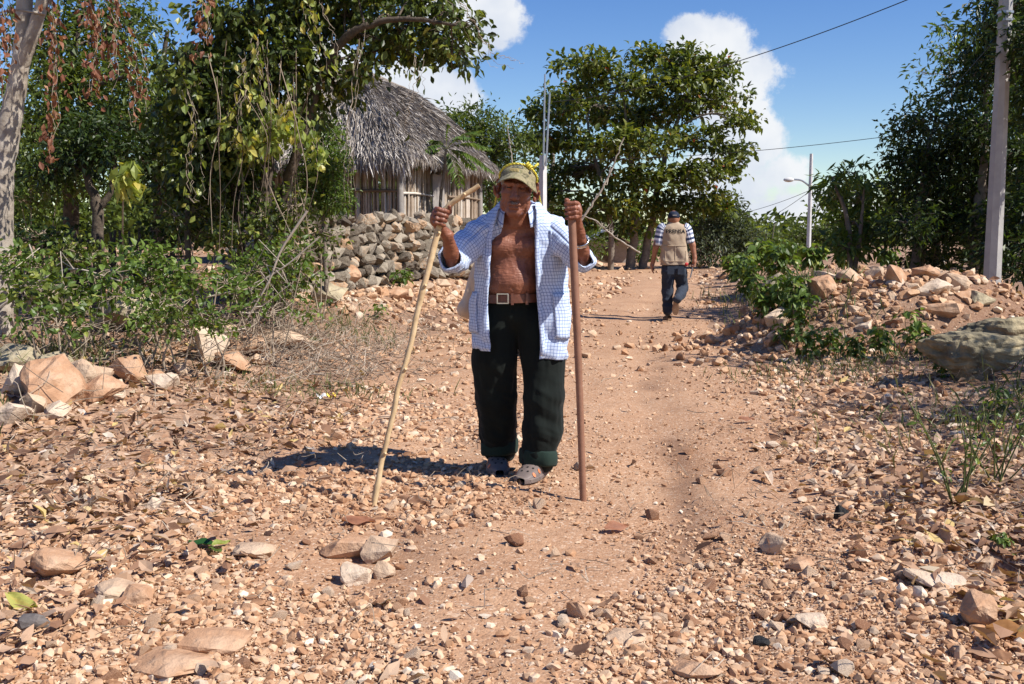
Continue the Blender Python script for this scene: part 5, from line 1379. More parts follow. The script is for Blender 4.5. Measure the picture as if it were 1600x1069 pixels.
elL, wrL, fiL = P(708, 409, 5.17), P(699, 368, 5.03), P(689, 339, 4.97)
elR, wrR, fiR = P(911, 409, 5.20), P(905, 364, 5.05), P(893, 329, 4.97)
shL, shR = P(755, 357, 5.36), P(860, 357, 5.36)
stick_px = [(583, 792, 4.84), (592, 740, 4.86), (607, 680, 4.88), (621, 618, 4.89), (636, 560, 4.91), (651, 498, 4.93), (664, 440, 4.945), (676, 395, 4.96), (684, 362, 4.97), (690, 338, 4.97), (701, 322, 4.97), (722, 307, 4.96), (748, 290, 4.95)]
SP = [P(*q) for q in stick_px]; SP[0][2] = gz(SP[0][0], SP[0][1]) - .02
stf = [P(911.5, 780, 4.95), P(905, 600, 4.96), P(898, 440, 4.965), P(893.5, 345, 4.97), P(892, 318, 4.97)]; stf[0][2] = gz(stf[0][0], stf[0][1]) - .03
lo, hi = np.array([-.47, 4.86, P(800, 466, 5.4)[2]]), np.array([.44, 5.56, P(800, 252, 5.2)[2]])
s = SDF(lo, hi, .0034)
# trunk
s.ell(P(804, 392, 5.385), (.165, .100, .17), k=.03)
s.ell(P(802, 440, 5.365), (.140, .112, .115), k=.05)
s.ell(P(803, 472, 5.40), (.145, .105, .07), k=.03)
s.cap(shL, shR, .050, k=.05)
for sx in (-1, 1):
    s.ell(P(804 + sx * 21, 385, 5.30), (.062, .028, .042), k=.03)                       # slack breast
    s.cap(P(804 + sx * 6, 352, 5.305), P(804 + sx * 34, 346, 5.33), .011, .012, .012)   # collarbone
    s.cap(P(806 + sx * 10, 322, 5.30), P(804 + sx * 4, 352, 5.29), .010, .008, .014)    # neck cords
s.cap(P(803, 360, 5.268), P(801, 412, 5.252), .003, .004, .02, True)                    # breastbone groove
s.chain([P(778, 404, 5.275), P(802, 410, 5.262), P(828, 404, 5.275)], [.002, .003, .002], .014, True)
s.ell(P(801, 452, 5.252), (.007, .012, .009), k=.008, sub=True)
s.cap(P(807, 352, 5.36), P(808, 312, 5.28), .064, .06, .03)
s.cap(P(776, 350, 5.40), P(800, 326, 5.34), .038, .045, .03); s.cap(P(840, 350, 5.40), P(816, 326, 5.34), .038, .045, .03)
# arms
for sh, el, wr in ((shL, elL, wrL), (shR, elR, wrR)):
    s.chain([sh, (sh + el) / 2, el], [.046, .036, .034], .02)
    s.chain([el, el * .62 + wr * .38 + [0, -.006, 0], wr], [.036, .037, .026], .015)
    s.cap(el * .8 + wr * .2 + np.array([0, -.04, 0]), wr + np.array([0, -.022, 0]), .004, .005, .012)
hand(s, fiL, SP[9] - SP[8], 1, wrL, True)
hand(s, fiR, stf[4] - stf[3], -1, wrR, False)
# head
E = lambda c, r, k=.01, sub=False, Mx=None: s.ell(hl(*c), np.array(r) * HS, MH if Mx is None else MH @ Mx, k * HS, sub)
Cp = lambda a, b, r1, r2=None, k=.01, sub=False: s.cap(hl(*a), hl(*b), r1 * HS, None if r2 is None else r2 * HS, k * HS, sub)
E((0, .012, .026), (.076, .094, .070), .02); E((0, -.024, -.03), (.066, .068, .088), .02); E((0, -.032, -.085), (.052, .052, .034), .02)
Cp((-.012, -.076, -.1), (.012, -.076, -.1), .020, k=.02)
for sx in (-1, 1):
    E((sx * .044, -.062, -.014), (.024, .022, .02), .015)
    E((sx * .052, -.036, -.072), (.016, .03, .03), .02)                                 # jowl
    E((sx * .031, -.094, .018), (.020, .013, .012), .01, True)                          # eye socket
    E((sx * .031, -.080, .017), (.0145, .0125, .0105), .004)                            # lids
    Cp((sx * .019, -.0945, .0145), (sx * .043, -.0885, .0145), .0012, .0012, .002, True)
    Cp((sx * .012, -.096, .034), (sx * .05, -.076, .034), .010, .008, .01)              # brow
    E((sx * .0155, -.100, -.027), (.0105, .011, .0095), .005)                           # nostril wing
    E((sx * .009, -.110, -.035), (.005, .005, .004), .003, True)
    s.chain([hl(sx * .022, -.102, -.022), hl(sx * .034, -.090, -.048), hl(sx * .036, -.082, -.078)], [.0035, .0045, .0035], .010, True)
    s.chain([hl(sx * .047, -.083, -.03), hl(sx * .055, -.066, -.06), hl(sx * .046, -.066, -.092)], [.0025, .003, .0025], .009, True)
    Cp((sx * .018, -.092, .004), (sx * .044, -.083, .002), .003, .002, .006, True)      # eye bag
    E((sx * .090, .020, -.006), (.009, .027, .044), .008, Mx=rotm(R(-12), 0, R(sx * 38)))
    E((sx * .096, .006, .0), (.007, .013, .025), .006, True)
    E((sx * .084, .006, -.045), (.009, .012, .013), .008)
Cp((0, -.094, .022), (0, -.114, -.02), .0105, .0155, .010); E((0, -.117, -.024), (.0145, .012, .012), .006)
Cp((-.022, -.099, -.057), (.022, -.099, -.057), .0085, k=.010); Cp((-.018, -.0965, -.072), (.018, -.0965, -.072), .009, k=.008)
s.chain([hl(-.03, -.096, -.067), hl(0, -.1085, -.0635), hl(.03, -.096, -.067)], [.002, .0028, .002], .004, True)
Cp((-.016, -.098, -.084), (.016, -.098, -.084), .003, k=.008, sub=True)
for z in (-.118, -.135): s.chain([hl(-.045, -.035, z + .012), hl(0, -.06, z - .01), hl(.045, -.035, z + .012)], [.002, .003, .002], .008, True)


def face_tint(V):
    q = (V - Hc) @ MH / HS; d = np.ones(len(V))
    lip = np.exp(-((q[:, 2] + .064) / .008) ** 2 - (q[:, 0] / .026) ** 2) * (q[:, 1] < -.09); return np.clip(d - .35 * lip, 0, 1)


def old_skin(V):
    return .0022 * (fbm(V * [60, 60, 30], 3) - .5) * 2 + .0022 * (vnoise(V * [30, 30, 160]) - .5)


body = skin_part(man, 'body', s, M['skin'], 1, old_skin, tint=face_tint)
for sx in (-1, 1):
    m_ = MB(); u, v = np.meshgrid(np.linspace(0, 2 * np.pi, 13)[:-1], np.linspace(.05, np.pi - .05, 8)); m_.add(np.stack([.0125 * np.sin(v) * np.cos(u), .0045 * np.cos(v), .0032 * np.sin(v) * np.sin(u)], -1).reshape(-1, 3) @ MH.T * HS + hl(sx * .031, -.0908, .0150), grid_faces(8, 12, True)); man.part('eye', m_, M['eye'], body, True)
m_ = MB(); k = 70; u = rng.uniform(-1, 1, k); p = np.array([hl(.026 * a, -.1075 + .014 * a * a, -.047 - .006 * a * a + rng.normal(0, .0025)) for a in u]); D = np.stack([u * .6, np.full(k, -.25), np.full(k, -.9)], 1) + rng.normal(0, .15, (k, 3))
add_leaves(m_, p, D, np.tile([0, -1., .2], (k, 1)), .010, .0014, .5, False); man.part('moustache', m_, M['hair_grey'], body)
m_ = MB(); th = np.linspace(R(-78), R(258), 46); ph = np.linspace(-1, 1, 9); T_, Pp = np.meshgrid(th, ph)
rr = 1.035 + .02 * vnoise(np.stack([T_.ravel() * 9, Pp.ravel() * 4, 0 * T_.ravel()], 1)).reshape(T_.shape); zz = .008 + .030 * Pp
c_ = np.cos(np.arcsin(np.clip((zz - .045) / .085, -1, 1)))
keep = np.stack([np.cos(T_) * .078 * rr * c_, .012 + np.sin(T_) * .096 * rr * c_, zz], -1).reshape(-1, 3)
m_.add(np.array([hl(*q) for q in keep]), grid_faces(9, 46)); man.part('hair', m_, M['hair_grey'], body, True)
# cap
def rim(t_): return R(-14) + R(38) * np.maximum(0, -np.sin(t_)) ** 1.5
def dome(t_, p_, g=1.0):
    rx, ry, rz = .0825 * g, .104 * g, .067 * g; fr = np.maximum(0, -np.sin(t_)) ** 2
    return np.stack([rx * np.cos(p_) * np.cos(t_), .010 + ry * np.cos(p_) * np.sin(t_), .043 + rz * np.sin(p_) + .010 * fr * np.sin(np.maximum(p_, 0) * 2)], -1)
tohead = lambda q: Hc + HS * (q.reshape(-1, 3) @ MH.T)
th = np.linspace(0, 2 * np.pi, 49)[:-1]; T_, W_ = np.meshgrid(th, np.linspace(0, 1, 16)); Pp = rim(T_) * (1 - W_) + R(89) * W_
q = dome(T_, Pp); q = q + (vnoise(q.reshape(-1, 3) * 45).reshape(q.shape[:2])[..., None] - .5) * .005
m_ = MB(); m_.add(tohead(q), grid_faces(16, 48, True)); cap = man.part('cap', m_, M['camo'], None, True); solidify(cap, .003)
bt, bs = np.linspace(R(-160), R(-20), 33), np.linspace(0, 1, 9); T_, S_ = np.meshgrid(bt, bs); q = dome(T_, rim(T_) + R(3), 1.0); a_ = (T_ + np.pi / 2) / R(70)
q = q + np.stack([.014 * a_ * S_, -.070 * S_ * np.sqrt(np.clip(1 - a_ ** 2, 0, 1)), -.015 * S_ - .021 * S_ * np.abs(a_) ** 1.7 - .012 * S_ * a_], -1)
m_ = MB(); m_.add(tohead(q), grid_faces(9, 33)); solidify(man.part('bill', m_, M['camo'], cap, True), .004)
m_ = MB()
for a0, a1, p0, p1 in ((-116, -92, 57, 60), (-116, -92, 47, 49), (-117, -114, 48, 59), (-89, -64, 47, 49), (-89, -64, 57, 59), (-67, -64, 48, 58), (-92, -89, 48, 58), (-84, -76, 58, 64)):
    T_, Pp = np.meshgrid(np.radians(np.linspace(a0, a1, 8)), np.radians(np.linspace(p0, p1, 4))); m_.add(tohead(dome(T_, Pp, 1.035)), grid_faces(4, 8))
man.part('emblem', m_, M['cap_dark'], cap, True, kind='stuff')
m_ = MB()
for i in range(7):
    T_, Pp = np.meshgrid(np.radians(np.linspace(-120 + 5.5 * i, -117.5 + 5.5 * i, 3)), np.radians(np.linspace(32, 44, 4))); m_.add(tohead(dome(T_, Pp, 1.035)), grid_faces(4, 3))
man.part('lettering', m_, M['cap_ochre'], cap, True, kind='stuff')

# shirt
rows = np.array([(560, 741, 884, 770, 838, 5.41, .160), (548, 738, 887, 770, 839, 5.41, .162), (520, 737, 889, 770, 838, 5.41, .160), (480, 737, 889, 768, 835, 5.41, .155), (440, 741, 887, 770, 832, 5.40, .150), (400, 744, 884, 771, 831, 5.39, .148), (376, 742, 884, 773, 831, 5.385, .145),
                 (356, 744, 877, 776, 832, 5.38, .138), (344, 750, 869, 779, 833, 5.375, .126), (335, 760, 859, 781, 834, 5.37, .105), (326, 770, 849, 783, 834, 5.365, .090), (317, 779, 842, 786, 834, 5.36, .078)])
rr = curve(rows, 5); nr, nc = len(rr), 121
grid = []
for py, xl, xr, el, er, yc, b_ in rr:
    XL, XR, EL, ER = [P(a, py, yc)[0] for a in (xl, xr, el, er)]; z = P(803, py, yc)[2]; cx, a_ = (XL + XR) / 2, (XR - XL) / 2
    t0, t1 = math.asin(np.clip((cx - EL) / a_, -.95, .95)), 2 * np.pi - math.asin(np.clip((ER - cx) / a_, -.95, .95)); t_ = np.linspace(t0, t1, nc)
    cs, sn = np.cos(t_), np.sin(t_); grid.append(np.stack([cx - a_ * np.sign(sn) * np.abs(sn) ** .85, yc - b_ * np.sign(cs) * np.abs(cs) ** .85, np.full(nc, z)], 1))
Gd = np.array(grid); side_ = Gd[..., 0]; v_ = np.linspace(0, 1, nr)[:, None]
hem = np.clip(1 - v_ * 3, 0, 1); Gd[..., 2] += hem * (.045 * sstep(.05, -.12, side_) - .012 * np.cos(side_ * 18))
Nn = np.cross(np.gradient(Gd, axis=0), np.gradient(Gd, axis=1)); Nn = unit(Nn); Nn *= np.sign(((Gd - np.array([0, 5.4, 0])) * Nn)[..., :2].sum(-1).mean())
pp = Gd.reshape(-1, 3)
w1 = (fbm(pp * [16, 16, 4.5], 3) - .5) * .052 + (vnoise(pp * [34, 34, 9] + 5) - .5) * .016 + (fbm((pp @ rotm(0, R(38), 0)) * [11, 11, 26], 2) - .5) * .024
amp = np.clip(1.15 - v_ * 1.1, .18, 1) * np.ones((nr, nc)); Gd = Gd + Nn * (w1.reshape(nr, nc) * amp)[..., None]
Uu = np.concatenate([np.zeros((nr, 1)), np.cumsum(np.linalg.norm(np.diff(Gd, axis=1), axis=2), axis=1)], 1); Uu = Uu - Uu.mean(1, keepdims=True); Vv = np.concatenate([[0], np.cumsum(np.abs(np.diff(rr[:, 0])) / 300)])[:, None] * np.ones((nr, nc))
m_ = MB(); m_.add(Gd.reshape(-1, 3), grid_faces(nr, nc), .5, np.stack([Uu, Vv], -1).reshape(-1, 2)); shirt = man.part('shirt', m_, M['check'], None, True); solidify(shirt, .003)


def patch(r0, r1, c0, c1, off, mat, name, kind=None):
    g = Gd[r0:r1, c0:c1] + Nn[r0:r1, c0:c1] * off; m_ = MB(); m_.add(g.reshape(-1, 3), grid_faces(r1 - r0, c1 - c0), .5, np.stack([Uu[r0:r1, c0:c1], Vv[r0:r1, c0:c1] + .006], -1).reshape(-1, 2)); solidify(man.part(name, m_, M[mat], shirt, True), .004)


patch(3, nr - 6, 0, 4, .005, 'check', 'placket'); patch(3, nr - 6, nc - 3, nc, .005, 'check', 'placket')
patch(9, 19, 8, 24, .009, 'check', 'pocket'); patch(9, 19, nc - 24, nc - 8, .009, 'check', 'pocket'); patch(25, 35, nc - 22, nc - 8, .008, 'check', 'pocket')


def sleeve(pts, rad, seed):
    q = curve(pts, 9); m, n = len(q), 40; T = unit(np.gradient(q, axis=0)); up = np.array([0, -1., .2]); B = unit(np.cross(T, up)); N = np.cross(B, T); an = np.linspace(0, 2 * np.pi, n + 1)
    rd = np.interp(np.linspace(0, 1, m), np.linspace(0, 1, len(rad)), rad)[:, None] * np.ones(n + 1)
    V = q[:, None] + rd[..., None] * (np.cos(an)[None, :, None] * N[:, None] + np.sin(an)[None, :, None] * B[:, None]); f = V.reshape(-1, 3); d = (fbm(f * 15 + seed, 3) - .5) * .034 + (fbm((f @ rotm(0, R(40 if seed < 5 else -40), 0)) * [12, 12, 34] + seed, 2) - .5) * .028
    d = d.reshape(m, n + 1); d[:, -1] = d[:, 0]; V = q[:, None] + (rd + d)[..., None] * (np.cos(an)[None, :, None] * N[:, None] + np.sin(an)[None, :, None] * B[:, None])
    L = np.concatenate([[0], np.cumsum(np.linalg.norm(np.diff(q, axis=0), axis=1))]); uv = np.stack(np.broadcast_arrays(an[None] * np.mean(rad), L[:, None]), -1)
    m_ = MB(); m_.add(V.reshape(-1, 3), grid_faces(m, n + 1), .5, uv.reshape(-1, 2)); solidify(man.part('sleeve', m_, M['check'], shirt, True), .003)
    e = V[-7:] + (V[-7:] - q[-7:, None]) * np.array([.05, .09, .1, .1, .1, .09, .05])[:, None, None]; m_ = MB(); m_.add(e.reshape(-1, 3), grid_faces(7, n + 1), .5, uv[-7:].reshape(-1, 2)[:, ::-1]); solidify(man.part('sleeve_cuff', m_, M['check'], shirt, True), .006)


sleeve([P(778, 354, 5.38), P(755, 363, 5.355), P(729, 386, 5.28), P(710, 406, 5.195), P(705, 402, 5.125)], [.080, .084, .080, .070, .056], 1.0)
sleeve([P(840, 354, 5.38), P(861, 363, 5.355), P(887, 386, 5.28), P(908, 406, 5.205), P(911, 402, 5.14)], [.080, .084, .078, .068, .056], 9.0)
# collar: a turned down band round the neck
tcol = np.linspace(R(38), R(322), 60); m_ = MB(); cg = []
for j, (r0, dz, dy) in enumerate(((.072, .000, .0), (.078, .028, .004), (.086, .034, .006), (.098, .022, .004), (.108, -.004, -.004), (.114, -.026, -.010))):
    open_ = np.exp(-((np.minimum(tcol - tcol[0], tcol[-1] - tcol)) / .5) ** 2)
    x = P(807, 338, 5.34)[0] - r0 * 1.02 * np.sin(tcol); y = 5.345 - r0 * 1.0 * np.cos(tcol) + dy; z = P(807, 328, 5.34)[2] + dz + .02 * (1 - np.cos(tcol)) * .5 - .034 * open_ * (.3 + .34 * j)
    cg.append(np.stack([x, y, z], 1))
cg = np.array(cg); m_.add(cg.reshape(-1, 3), grid_faces(6, 60), .5, np.stack(np.broadcast_arrays(tcol[None] * .09, np.arange(6)[:, None] * .012), -1).reshape(-1, 2)); solidify(man.part('collar', m_, M['check'], shirt, True), .003)

# trousers
s = SDF((-.34, 5.05, -.02), (.36, 5.80, P(800, 462, 5.4)[2]), .006)
s.ell(P(803, 487, 5.42), (.158, .125, .11), k=.04); s.ell(P(803, 464, 5.40), (.143, .113, .07), k=.03)
kL = [P(777, 505, 5.42), P(773, 560, 5.44), P(774, 620, 5.49), P(777, 665, 5.55), P(780, 700, 5.60)]; kR = [P(836, 505, 5.41), P(847, 560, 5.40), P(850, 620, 5.37), P(848, 670, 5.37), P(841, 716, 5.38)]
s.chain(kL, [.112, .117, .110, .105, .092], .02); s.chain(kR, [.112, .112, .106, .103, .092], .02)
def folds(V):
    return (fbm(V * [15, 15, 2.6] + 3, 3) - .5) * .024 + (fbm((V @ rotm(0, R(28), 0)) * [7, 7, 24], 2) - .5) * .020 * sstep(.75, .2, V[:, 2]) + (vnoise(V * [40, 40, 12]) - .5) * .005
trs = skin_part(man, 'trousers', s, M['trousers'], 2, folds)
for q, n_ in ((kL, 1), (kR, 2)):
    c = q[-1]; m_ = MB(); an = np.linspace(0, 2 * np.pi, 33); prof = ((.094, .038), (.099, .03), (.100, .0), (.098, -.032), (.094, -.040), (.084, -.03)); gg_ = []
    for r0, dz in prof:
        rad = r0 + .013 * (vnoise(np.stack([np.cos(an) * 2.2 + 7 * n_, np.sin(an) * 2.2, np.full(33, dz * 8)], 1)) - .5) * 2
        gg_.append(np.stack([c[0] + rad * np.cos(an), c[1] + rad * 1.05 * np.sin(an), c[2] + .01 + dz + .012 * np.cos(an + n_)], 1))
    m_.add(np.array(gg_).reshape(-1, 3), grid_faces(6, 33)); solidify(man.part('trouser_cuff', m_, M['trouser_cuff'], trs, True), .004)
# belt
bc = P(803, 465, 5.395); an = np.linspace(0, 2 * np.pi, 61); m_ = MB(); gb = np.array([np.stack([bc[0] + .150 * np.cos(an), bc[1] + .122 * np.sin(an), bc[2] + dz + .004 * np.cos(an)], 1) for dz in (-.022, -.02, 0, .02, .022)])
m_.add(gb.reshape(-1, 3), grid_faces(5, 61)); belt = man.part('belt', m_, M['belt'], None, True); solidify(belt, .004, 1)
m_ = MB(); bk = bc + [-.058, -.120, .002]
for dx, dz, hx_, hz in ((0, .024, .029, .0028), (0, -.024, .029, .0028), (-.028, 0, .0028, .026), (.028, 0, .0028, .026)): box(m_, bk + [dx, -.004 + .25 * dx * -.3, dz], (hx_, .003, hz))
man.part('buckle', m_, M['steel'], belt)
for dx in (.0, .075): m_ = MB(); box(m_, bc + [dx - .008, -.128 + dx * .1, 0], (.007, .003, .03)); man.part('belt_loop', m_, M['belt'], belt)
m_ = MB(); wc = wrR * .72 + elR * .28; wd = unit(wrR - elR); u1 = unit(np.cross(wd, [0, -1, 0])); u2 = np.cross(wd, u1); gw = np.array([[wc + wd * h_ + (.041 + .002 * (abs(h_) < .006)) * (math.cos(a) * u1 + math.sin(a) * u2) for a in np.linspace(0, 2 * np.pi, 25)] for h_ in (-.011, -.005, .005, .011)])
m_.add(gw.reshape(-1, 3), grid_faces(4, 25)); solidify(man.part('wristband', m_, M['steel'], None, True), .003, 1)


def clog(pos, yaw, label=None):
    Rz = rotm(0, 0, yaw); ys = np.linspace(0, .275, 18); wdt = np.interp(ys, [0, .02, .08, .17, .22, .26, .275], [.022, .036, .041, .054, .052, .036, .018]); top = np.interp(ys, [0, .03, .09, .14, .19, .24, .275], [.055, .062, .075, .078, .064, .047, .028])
    an = np.linspace(0, np.pi, 15); V = np.array([[(w * math.copysign(abs(math.cos(a)) ** .8, math.cos(a)), -(y - .12), .022 + (t_ - .022) * math.sin(a) ** .8) for a in an] for y, w, t_ in zip(ys, wdt, top)])
    tr = lambda q: np.asarray(q).reshape(-1, 3) * 1.13 @ Rz.T + pos
    m_ = MB(); m_.add(tr(V), grid_faces(18, 15)); o = man.part('clog', m_, M['clog'], None, True)
    m_ = MB(); V2 = np.array([[(w * f, -(y - .12), z) for f, z in ((1.0, .024), (1.07, .02), (1.07, .004), (.98, 0), (-.98, 0), (-1.07, .004), (-1.07, .02), (-1.0, .024))] for y, w in zip(ys, wdt)]); m_.add(tr(V2), grid_faces(18, 8)); man.part('sole', m_, M['clog'], o)
    def spot(i, j, r, mat, name, sq=False):
        c = V[i, j]; nn_ = unit(np.cross(V[i + 1, j] - V[i - 1, j], V[i, j + 1] - V[i, j - 1])); nn_ *= np.sign(nn_[2] + 1e-6); a_ = unit(np.cross(nn_, [0, 1, 0])); b_ = np.cross(nn_, a_); m_ = MB()
        an_ = np.linspace(0, 2 * np.pi, 11)[:-1]; q = np.array([c + nn_ * .0015 + r * (math.cos(t) * a_ * (1.5 if sq else 1) + math.sin(t) * b_) for t in an_] + [c + nn_ * .002]); m_.add(tr(q), [[k, (k + 1) % 10, 10] for k in range(10)]); man.part(name, m_, M[mat], o)
    for i, j in ((10, 5), (10, 7), (10, 9), (12, 5), (12, 7), (12, 9), (14, 6), (14, 8)): spot(i, j, .0055, 'black', 'hole')
    for i, j in ((11, 2), (14, 2), (11, 12), (14, 12)): spot(i, j, .008, 'clog_orange', 'vent', True); spot(i, j, .0045, 'black', 'hole', True)


gL, gR = P(776, 735, 5.56), P(833, 757, 5.30)
clog(np.array([gL[0], 5.575, gz(gL[0], 5.56) + .004]), R(6)); clog(np.array([gR[0] + .005, 5.34, gz(gR[0], 5.3) + .004]), R(-24))
# held and carried things
m_ = MB(); q = curve(SP, 6); q = q + (np.stack([vnoise(q * 9), vnoise(q * 9 + 31), 0 * q[:, 0] + .5], 1) - .5) * .016; tube(m_, q, [.0155, .0130, .0135, .0145, .0155, .0155, .0135, .0115], 10, .5, True, .22)
for i in (9, 22, 35, 47, 66): tube(m_, [q[i] + [.004, -.006, 0], q[i] + [.014, -.02, .012]], [.010, .006], 6)
single('forked_stick', m_, M['stick_pale'], 'peeled pale crooked stick with a bent upper end in the raised fist', 'stick', smooth=True, loc=tuple(SP[0]))
m_ = MB(); tube(m_, curve(stf, 6), [.0165, .0175, .0195, .0195, .019], 12, .5, True, .04); single('walking_staff', m_, M['staff'], 'straight smooth brown staff planted on the road under the other fist', 'staff', smooth=True, loc=tuple(stf[0]))
sack = Thing('carrying_sack', 'beige sack hanging on the old man back from a yellow rope over his cap', 'sack', tuple(P(775, 455, 5.66)))
s = SDF((-.36, 5.50, .72), (.22, 5.90, 1.32), .008); s.ell(P(780, 458, 5.69), (.16, .085, .13), k=.04); s.cap(P(790, 425, 5.67), P(795, 375, 5.62), .10, .05, .05); s.cap(P(728, 485, 5.69), P(820, 492, 5.69), .045, .05, .03); s.cap(P(729, 484, 5.69), P(752, 420, 5.68), .04, .05, .03)
skin_part(sack, 'bag', s, M['sack'], 2, lambda V: (fbm(V * [14, 14, 6], 3) - .5) * .05)
ss_ = np.linspace(R(-12), R(192), 36); dr_ = np.stack([-np.cos(ss_), -.50 * np.sin(ss_), .86 * np.sin(ss_) + .04], 1)
def on_dome(d):
    r_ = np.array([.0825, .104, .075]) * 1.05; k_ = 1 / np.linalg.norm(d / r_, axis=1, keepdims=True); return d * k_ + [0, .010, .043]
arc = tohead(on_dome(dr_))
path = np.concatenate([[P(770, 395, 5.62), P(769, 345, 5.50), P(773, 322, 5.38)], arc, [P(845, 322, 5.38), P(849, 345, 5.50), P(845, 395, 5.62)]]); path = curve(path, 4)
ln = np.concatenate([[0], np.cumsum(np.linalg.norm(np.diff(path, axis=0), axis=1))]); fn_ = np.linspace(0, ln[-1], 260); path = np.stack([np.interp(fn_, ln, path[:, i]) for i in range(3)], 1)
T = unit(np.gradient(path, axis=0)); B = unit(np.cross(T, [0, -1, .3])); N = np.cross(B, T); m_ = MB()
for k in range(2):
    a = fn_ * 2 * np.pi / .035 + np.pi * k; tube(m_, path + .0026 * (np.cos(a)[:, None] * N + np.sin(a)[:, None] * B), [.0040], 6)
rope = sack.part('rope', m_, M['rope'], None, True)
kn = arc[23]; m_ = MB(); up = unit(kn - hl(0, .01, .046)); sdv = unit(np.cross(up, [0, -1, 0]))
for k in range(3): an = np.linspace(0, 2 * np.pi, 14); tube(m_, np.array([kn + up * (.006 + .009 * math.cos(a)) + sdv * (-.014 + .012 * k) + np.cross(up, sdv) * .011 * math.sin(a) for a in an]), [.0055], 6)
tube(m_, curve([kn + up * .006, kn + up * .018 + sdv * .02 * np.sign(sdv[0]), P(835, 261, 5.13), P(841, 256, 5.14)], 5), [.0055, .007], 6); sack.part('knot', m_, M['rope'], rope, True)

# ---- the man walking away
Y2 = 15.35; g2 = foot(1045, 494, Y2); g2[2] += .05
m2 = Thing('person', 'man seen from behind in a tan lettered vest, striped shirt and dark jeans walking away', 'person', tuple(g2))
p2 = lambda px, py, dy=0.: P(px, py, Y2 + dy)
s = SDF(p2(1008, 440) - [0, .4, 0], p2(1098, 322) + [0, .4, 0], .0075)
s.ell(p2(1052.5, 341), (.078, .098, .112), k=.02); s.ell(p2(1052.5, 346, .05), (.06, .06, .07), k=.03); s.cap(p2(1053, 346), p2(1053, 358), .062, .068, .03)
s.ell(p2(1053, 372), (.17, .10, .2), k=.04); s.cap(p2(1036, 358), p2(1071, 358), .07, k=.05)
for sx in (-1, 1): s.ell(p2(1052.5 + sx * 8.6, 342, .01), (.012, .022, .034), k=.008)
for c_ in ([p2(1034.5, 359), p2(1025, 385, -.01), p2(1020.5, 408, .05), p2(1019, 414, .06)], [p2(1072.5, 359), p2(1082, 383, -.02), p2(1085.5, 402, -.05), p2(1085, 408, -.06)]):
    s.chain(c_, [.062, .046, .030, .034], .02); w = c_[-1]; sg = 1 if w[0] < p2(1053, 400)[0] else -1
    s.ell(w + [0, 0, -.025], (.024, .042, .05), k=.015)
    for j in range(4): s.chain([w + [0, -.036 + .024 * j, -.06], w + [sg * .006, -.034 + .022 * j, -.095 - .006 * (1 - abs(j - 1.5))], w + [sg * .022, -.03 + .02 * j, -.125]] if sg > 0 else [w + [0, -.036 + .024 * j, -.055], w + [-.022, -.036 + .024 * j, -.082], w + [-.045, -.034 + .024 * j, -.066]], [.011, .010, .008], .004)
    s.chain([w + [sg * .01, .04, -.02], w + [sg * .03, .052, -.06], w + [sg * .032, .045, -.085]], [.013, .011, .009], .006)
skin_part(m2, 'body', s, M['skin2'], 1)
th = np.linspace(0, 2 * np.pi, 33)[:-1]; T_, Pp = np.meshgrid(th, np.linspace(R(-8), R(89), 10)); hc2 = p2(1052.5, 338.5)
m_ = MB(); m_.add(np.stack([.088 * np.cos(Pp) * np.cos(T_), .106 * np.cos(Pp) * np.sin(T_), .085 * np.sin(Pp)], -1).reshape(-1, 3) + hc2, grid_faces(10, 32, True)); c2 = m2.part('cap', m_, M['navy'], None, True)
m_ = MB(); T_, S_ = np.meshgrid(np.linspace(R(25), R(155), 15), np.linspace(0, 1, 5)); m_.add(np.stack([.088 * np.cos(T_), .104 * np.sin(T_) + .08 * S_ * np.sin(T_), -.008 - .02 * S_ - .02 * np.cos(T_) ** 2], -1).reshape(-1, 3) + hc2, grid_faces(5, 15)); solidify(m2.part('bill', m_, M['navy'], c2, True), .004)
m_ = MB(); box(m_, hc2 + [0, -.104, .018], (.03, .004, .007)); m2.part('strap', m_, M['plank'], c2)
m_ = MB(); T_, Pp = np.meshgrid(np.linspace(R(170), R(370), 30), np.linspace(0, 1, 6)); m_.add(np.stack([.083 * np.cos(T_) * (1 - .12 * Pp), .103 * np.sin(T_) * (1 - .15 * Pp), -.062 * Pp], -1).reshape(-1, 3) + hc2, grid_faces(6, 30)); m2.part('hair', m_, M['hair_black'], None, True)


def rings(rows, n=64, pw=.8):
    g = []; an = np.linspace(0, 2 * np.pi, n + 1)
    for px, py, hw, hd, dy in rows:
        c = p2(px, py, dy); g.append(np.stack([c[0] + hw * np.sign(np.cos(an)) * np.abs(np.cos(an)) ** pw, c[1] + hd * np.sign(np.sin(an)) * np.abs(np.sin(an)) ** pw, np.full(n + 1, c[2])], 1))
    return np.array(g)


vr = curve(np.array([(1053.5, 414, .212, .135, 0), (1053.5, 408, .213, .135, 0), (1053.5, 395, .203, .13, 0), (1053.5, 380, .200, .128, 0), (1053, 366, .200, .125, 0), (1053, 357, .185, .115, 0), (1053, 352, .145, .095, 0), (1053, 349, .09, .08, 0), (1053, 347, .07, .072, 0)]), 6)
g = rings(vr); f = g.reshape(-1, 3); N = vnormals(f, grid_faces(*g.shape[:2])); cgv = f.mean(0); N *= np.sign(((f - cgv) * N)[:, :2].sum())
wr = (fbm(f * [9, 9, 5] + 2, 3) - .5) * .05 + (fbm((f @ rotm(0, R(50), 0)) * [5, 5, 20], 2) - .5) * .035; fade = np.clip((p2(1053, 349)[2] - f[:, 2]) * 6, 0, 1); f = f + N * (wr * fade)[:, None]; f = f.reshape(g.shape); f[:, -1] = f[:, 0]
m_ = MB(); m_.add(f.reshape(-1, 3), grid_faces(*g.shape[:2])); vest = m2.part('vest', m_, M['vest'], None, True); solidify(vest, .006)
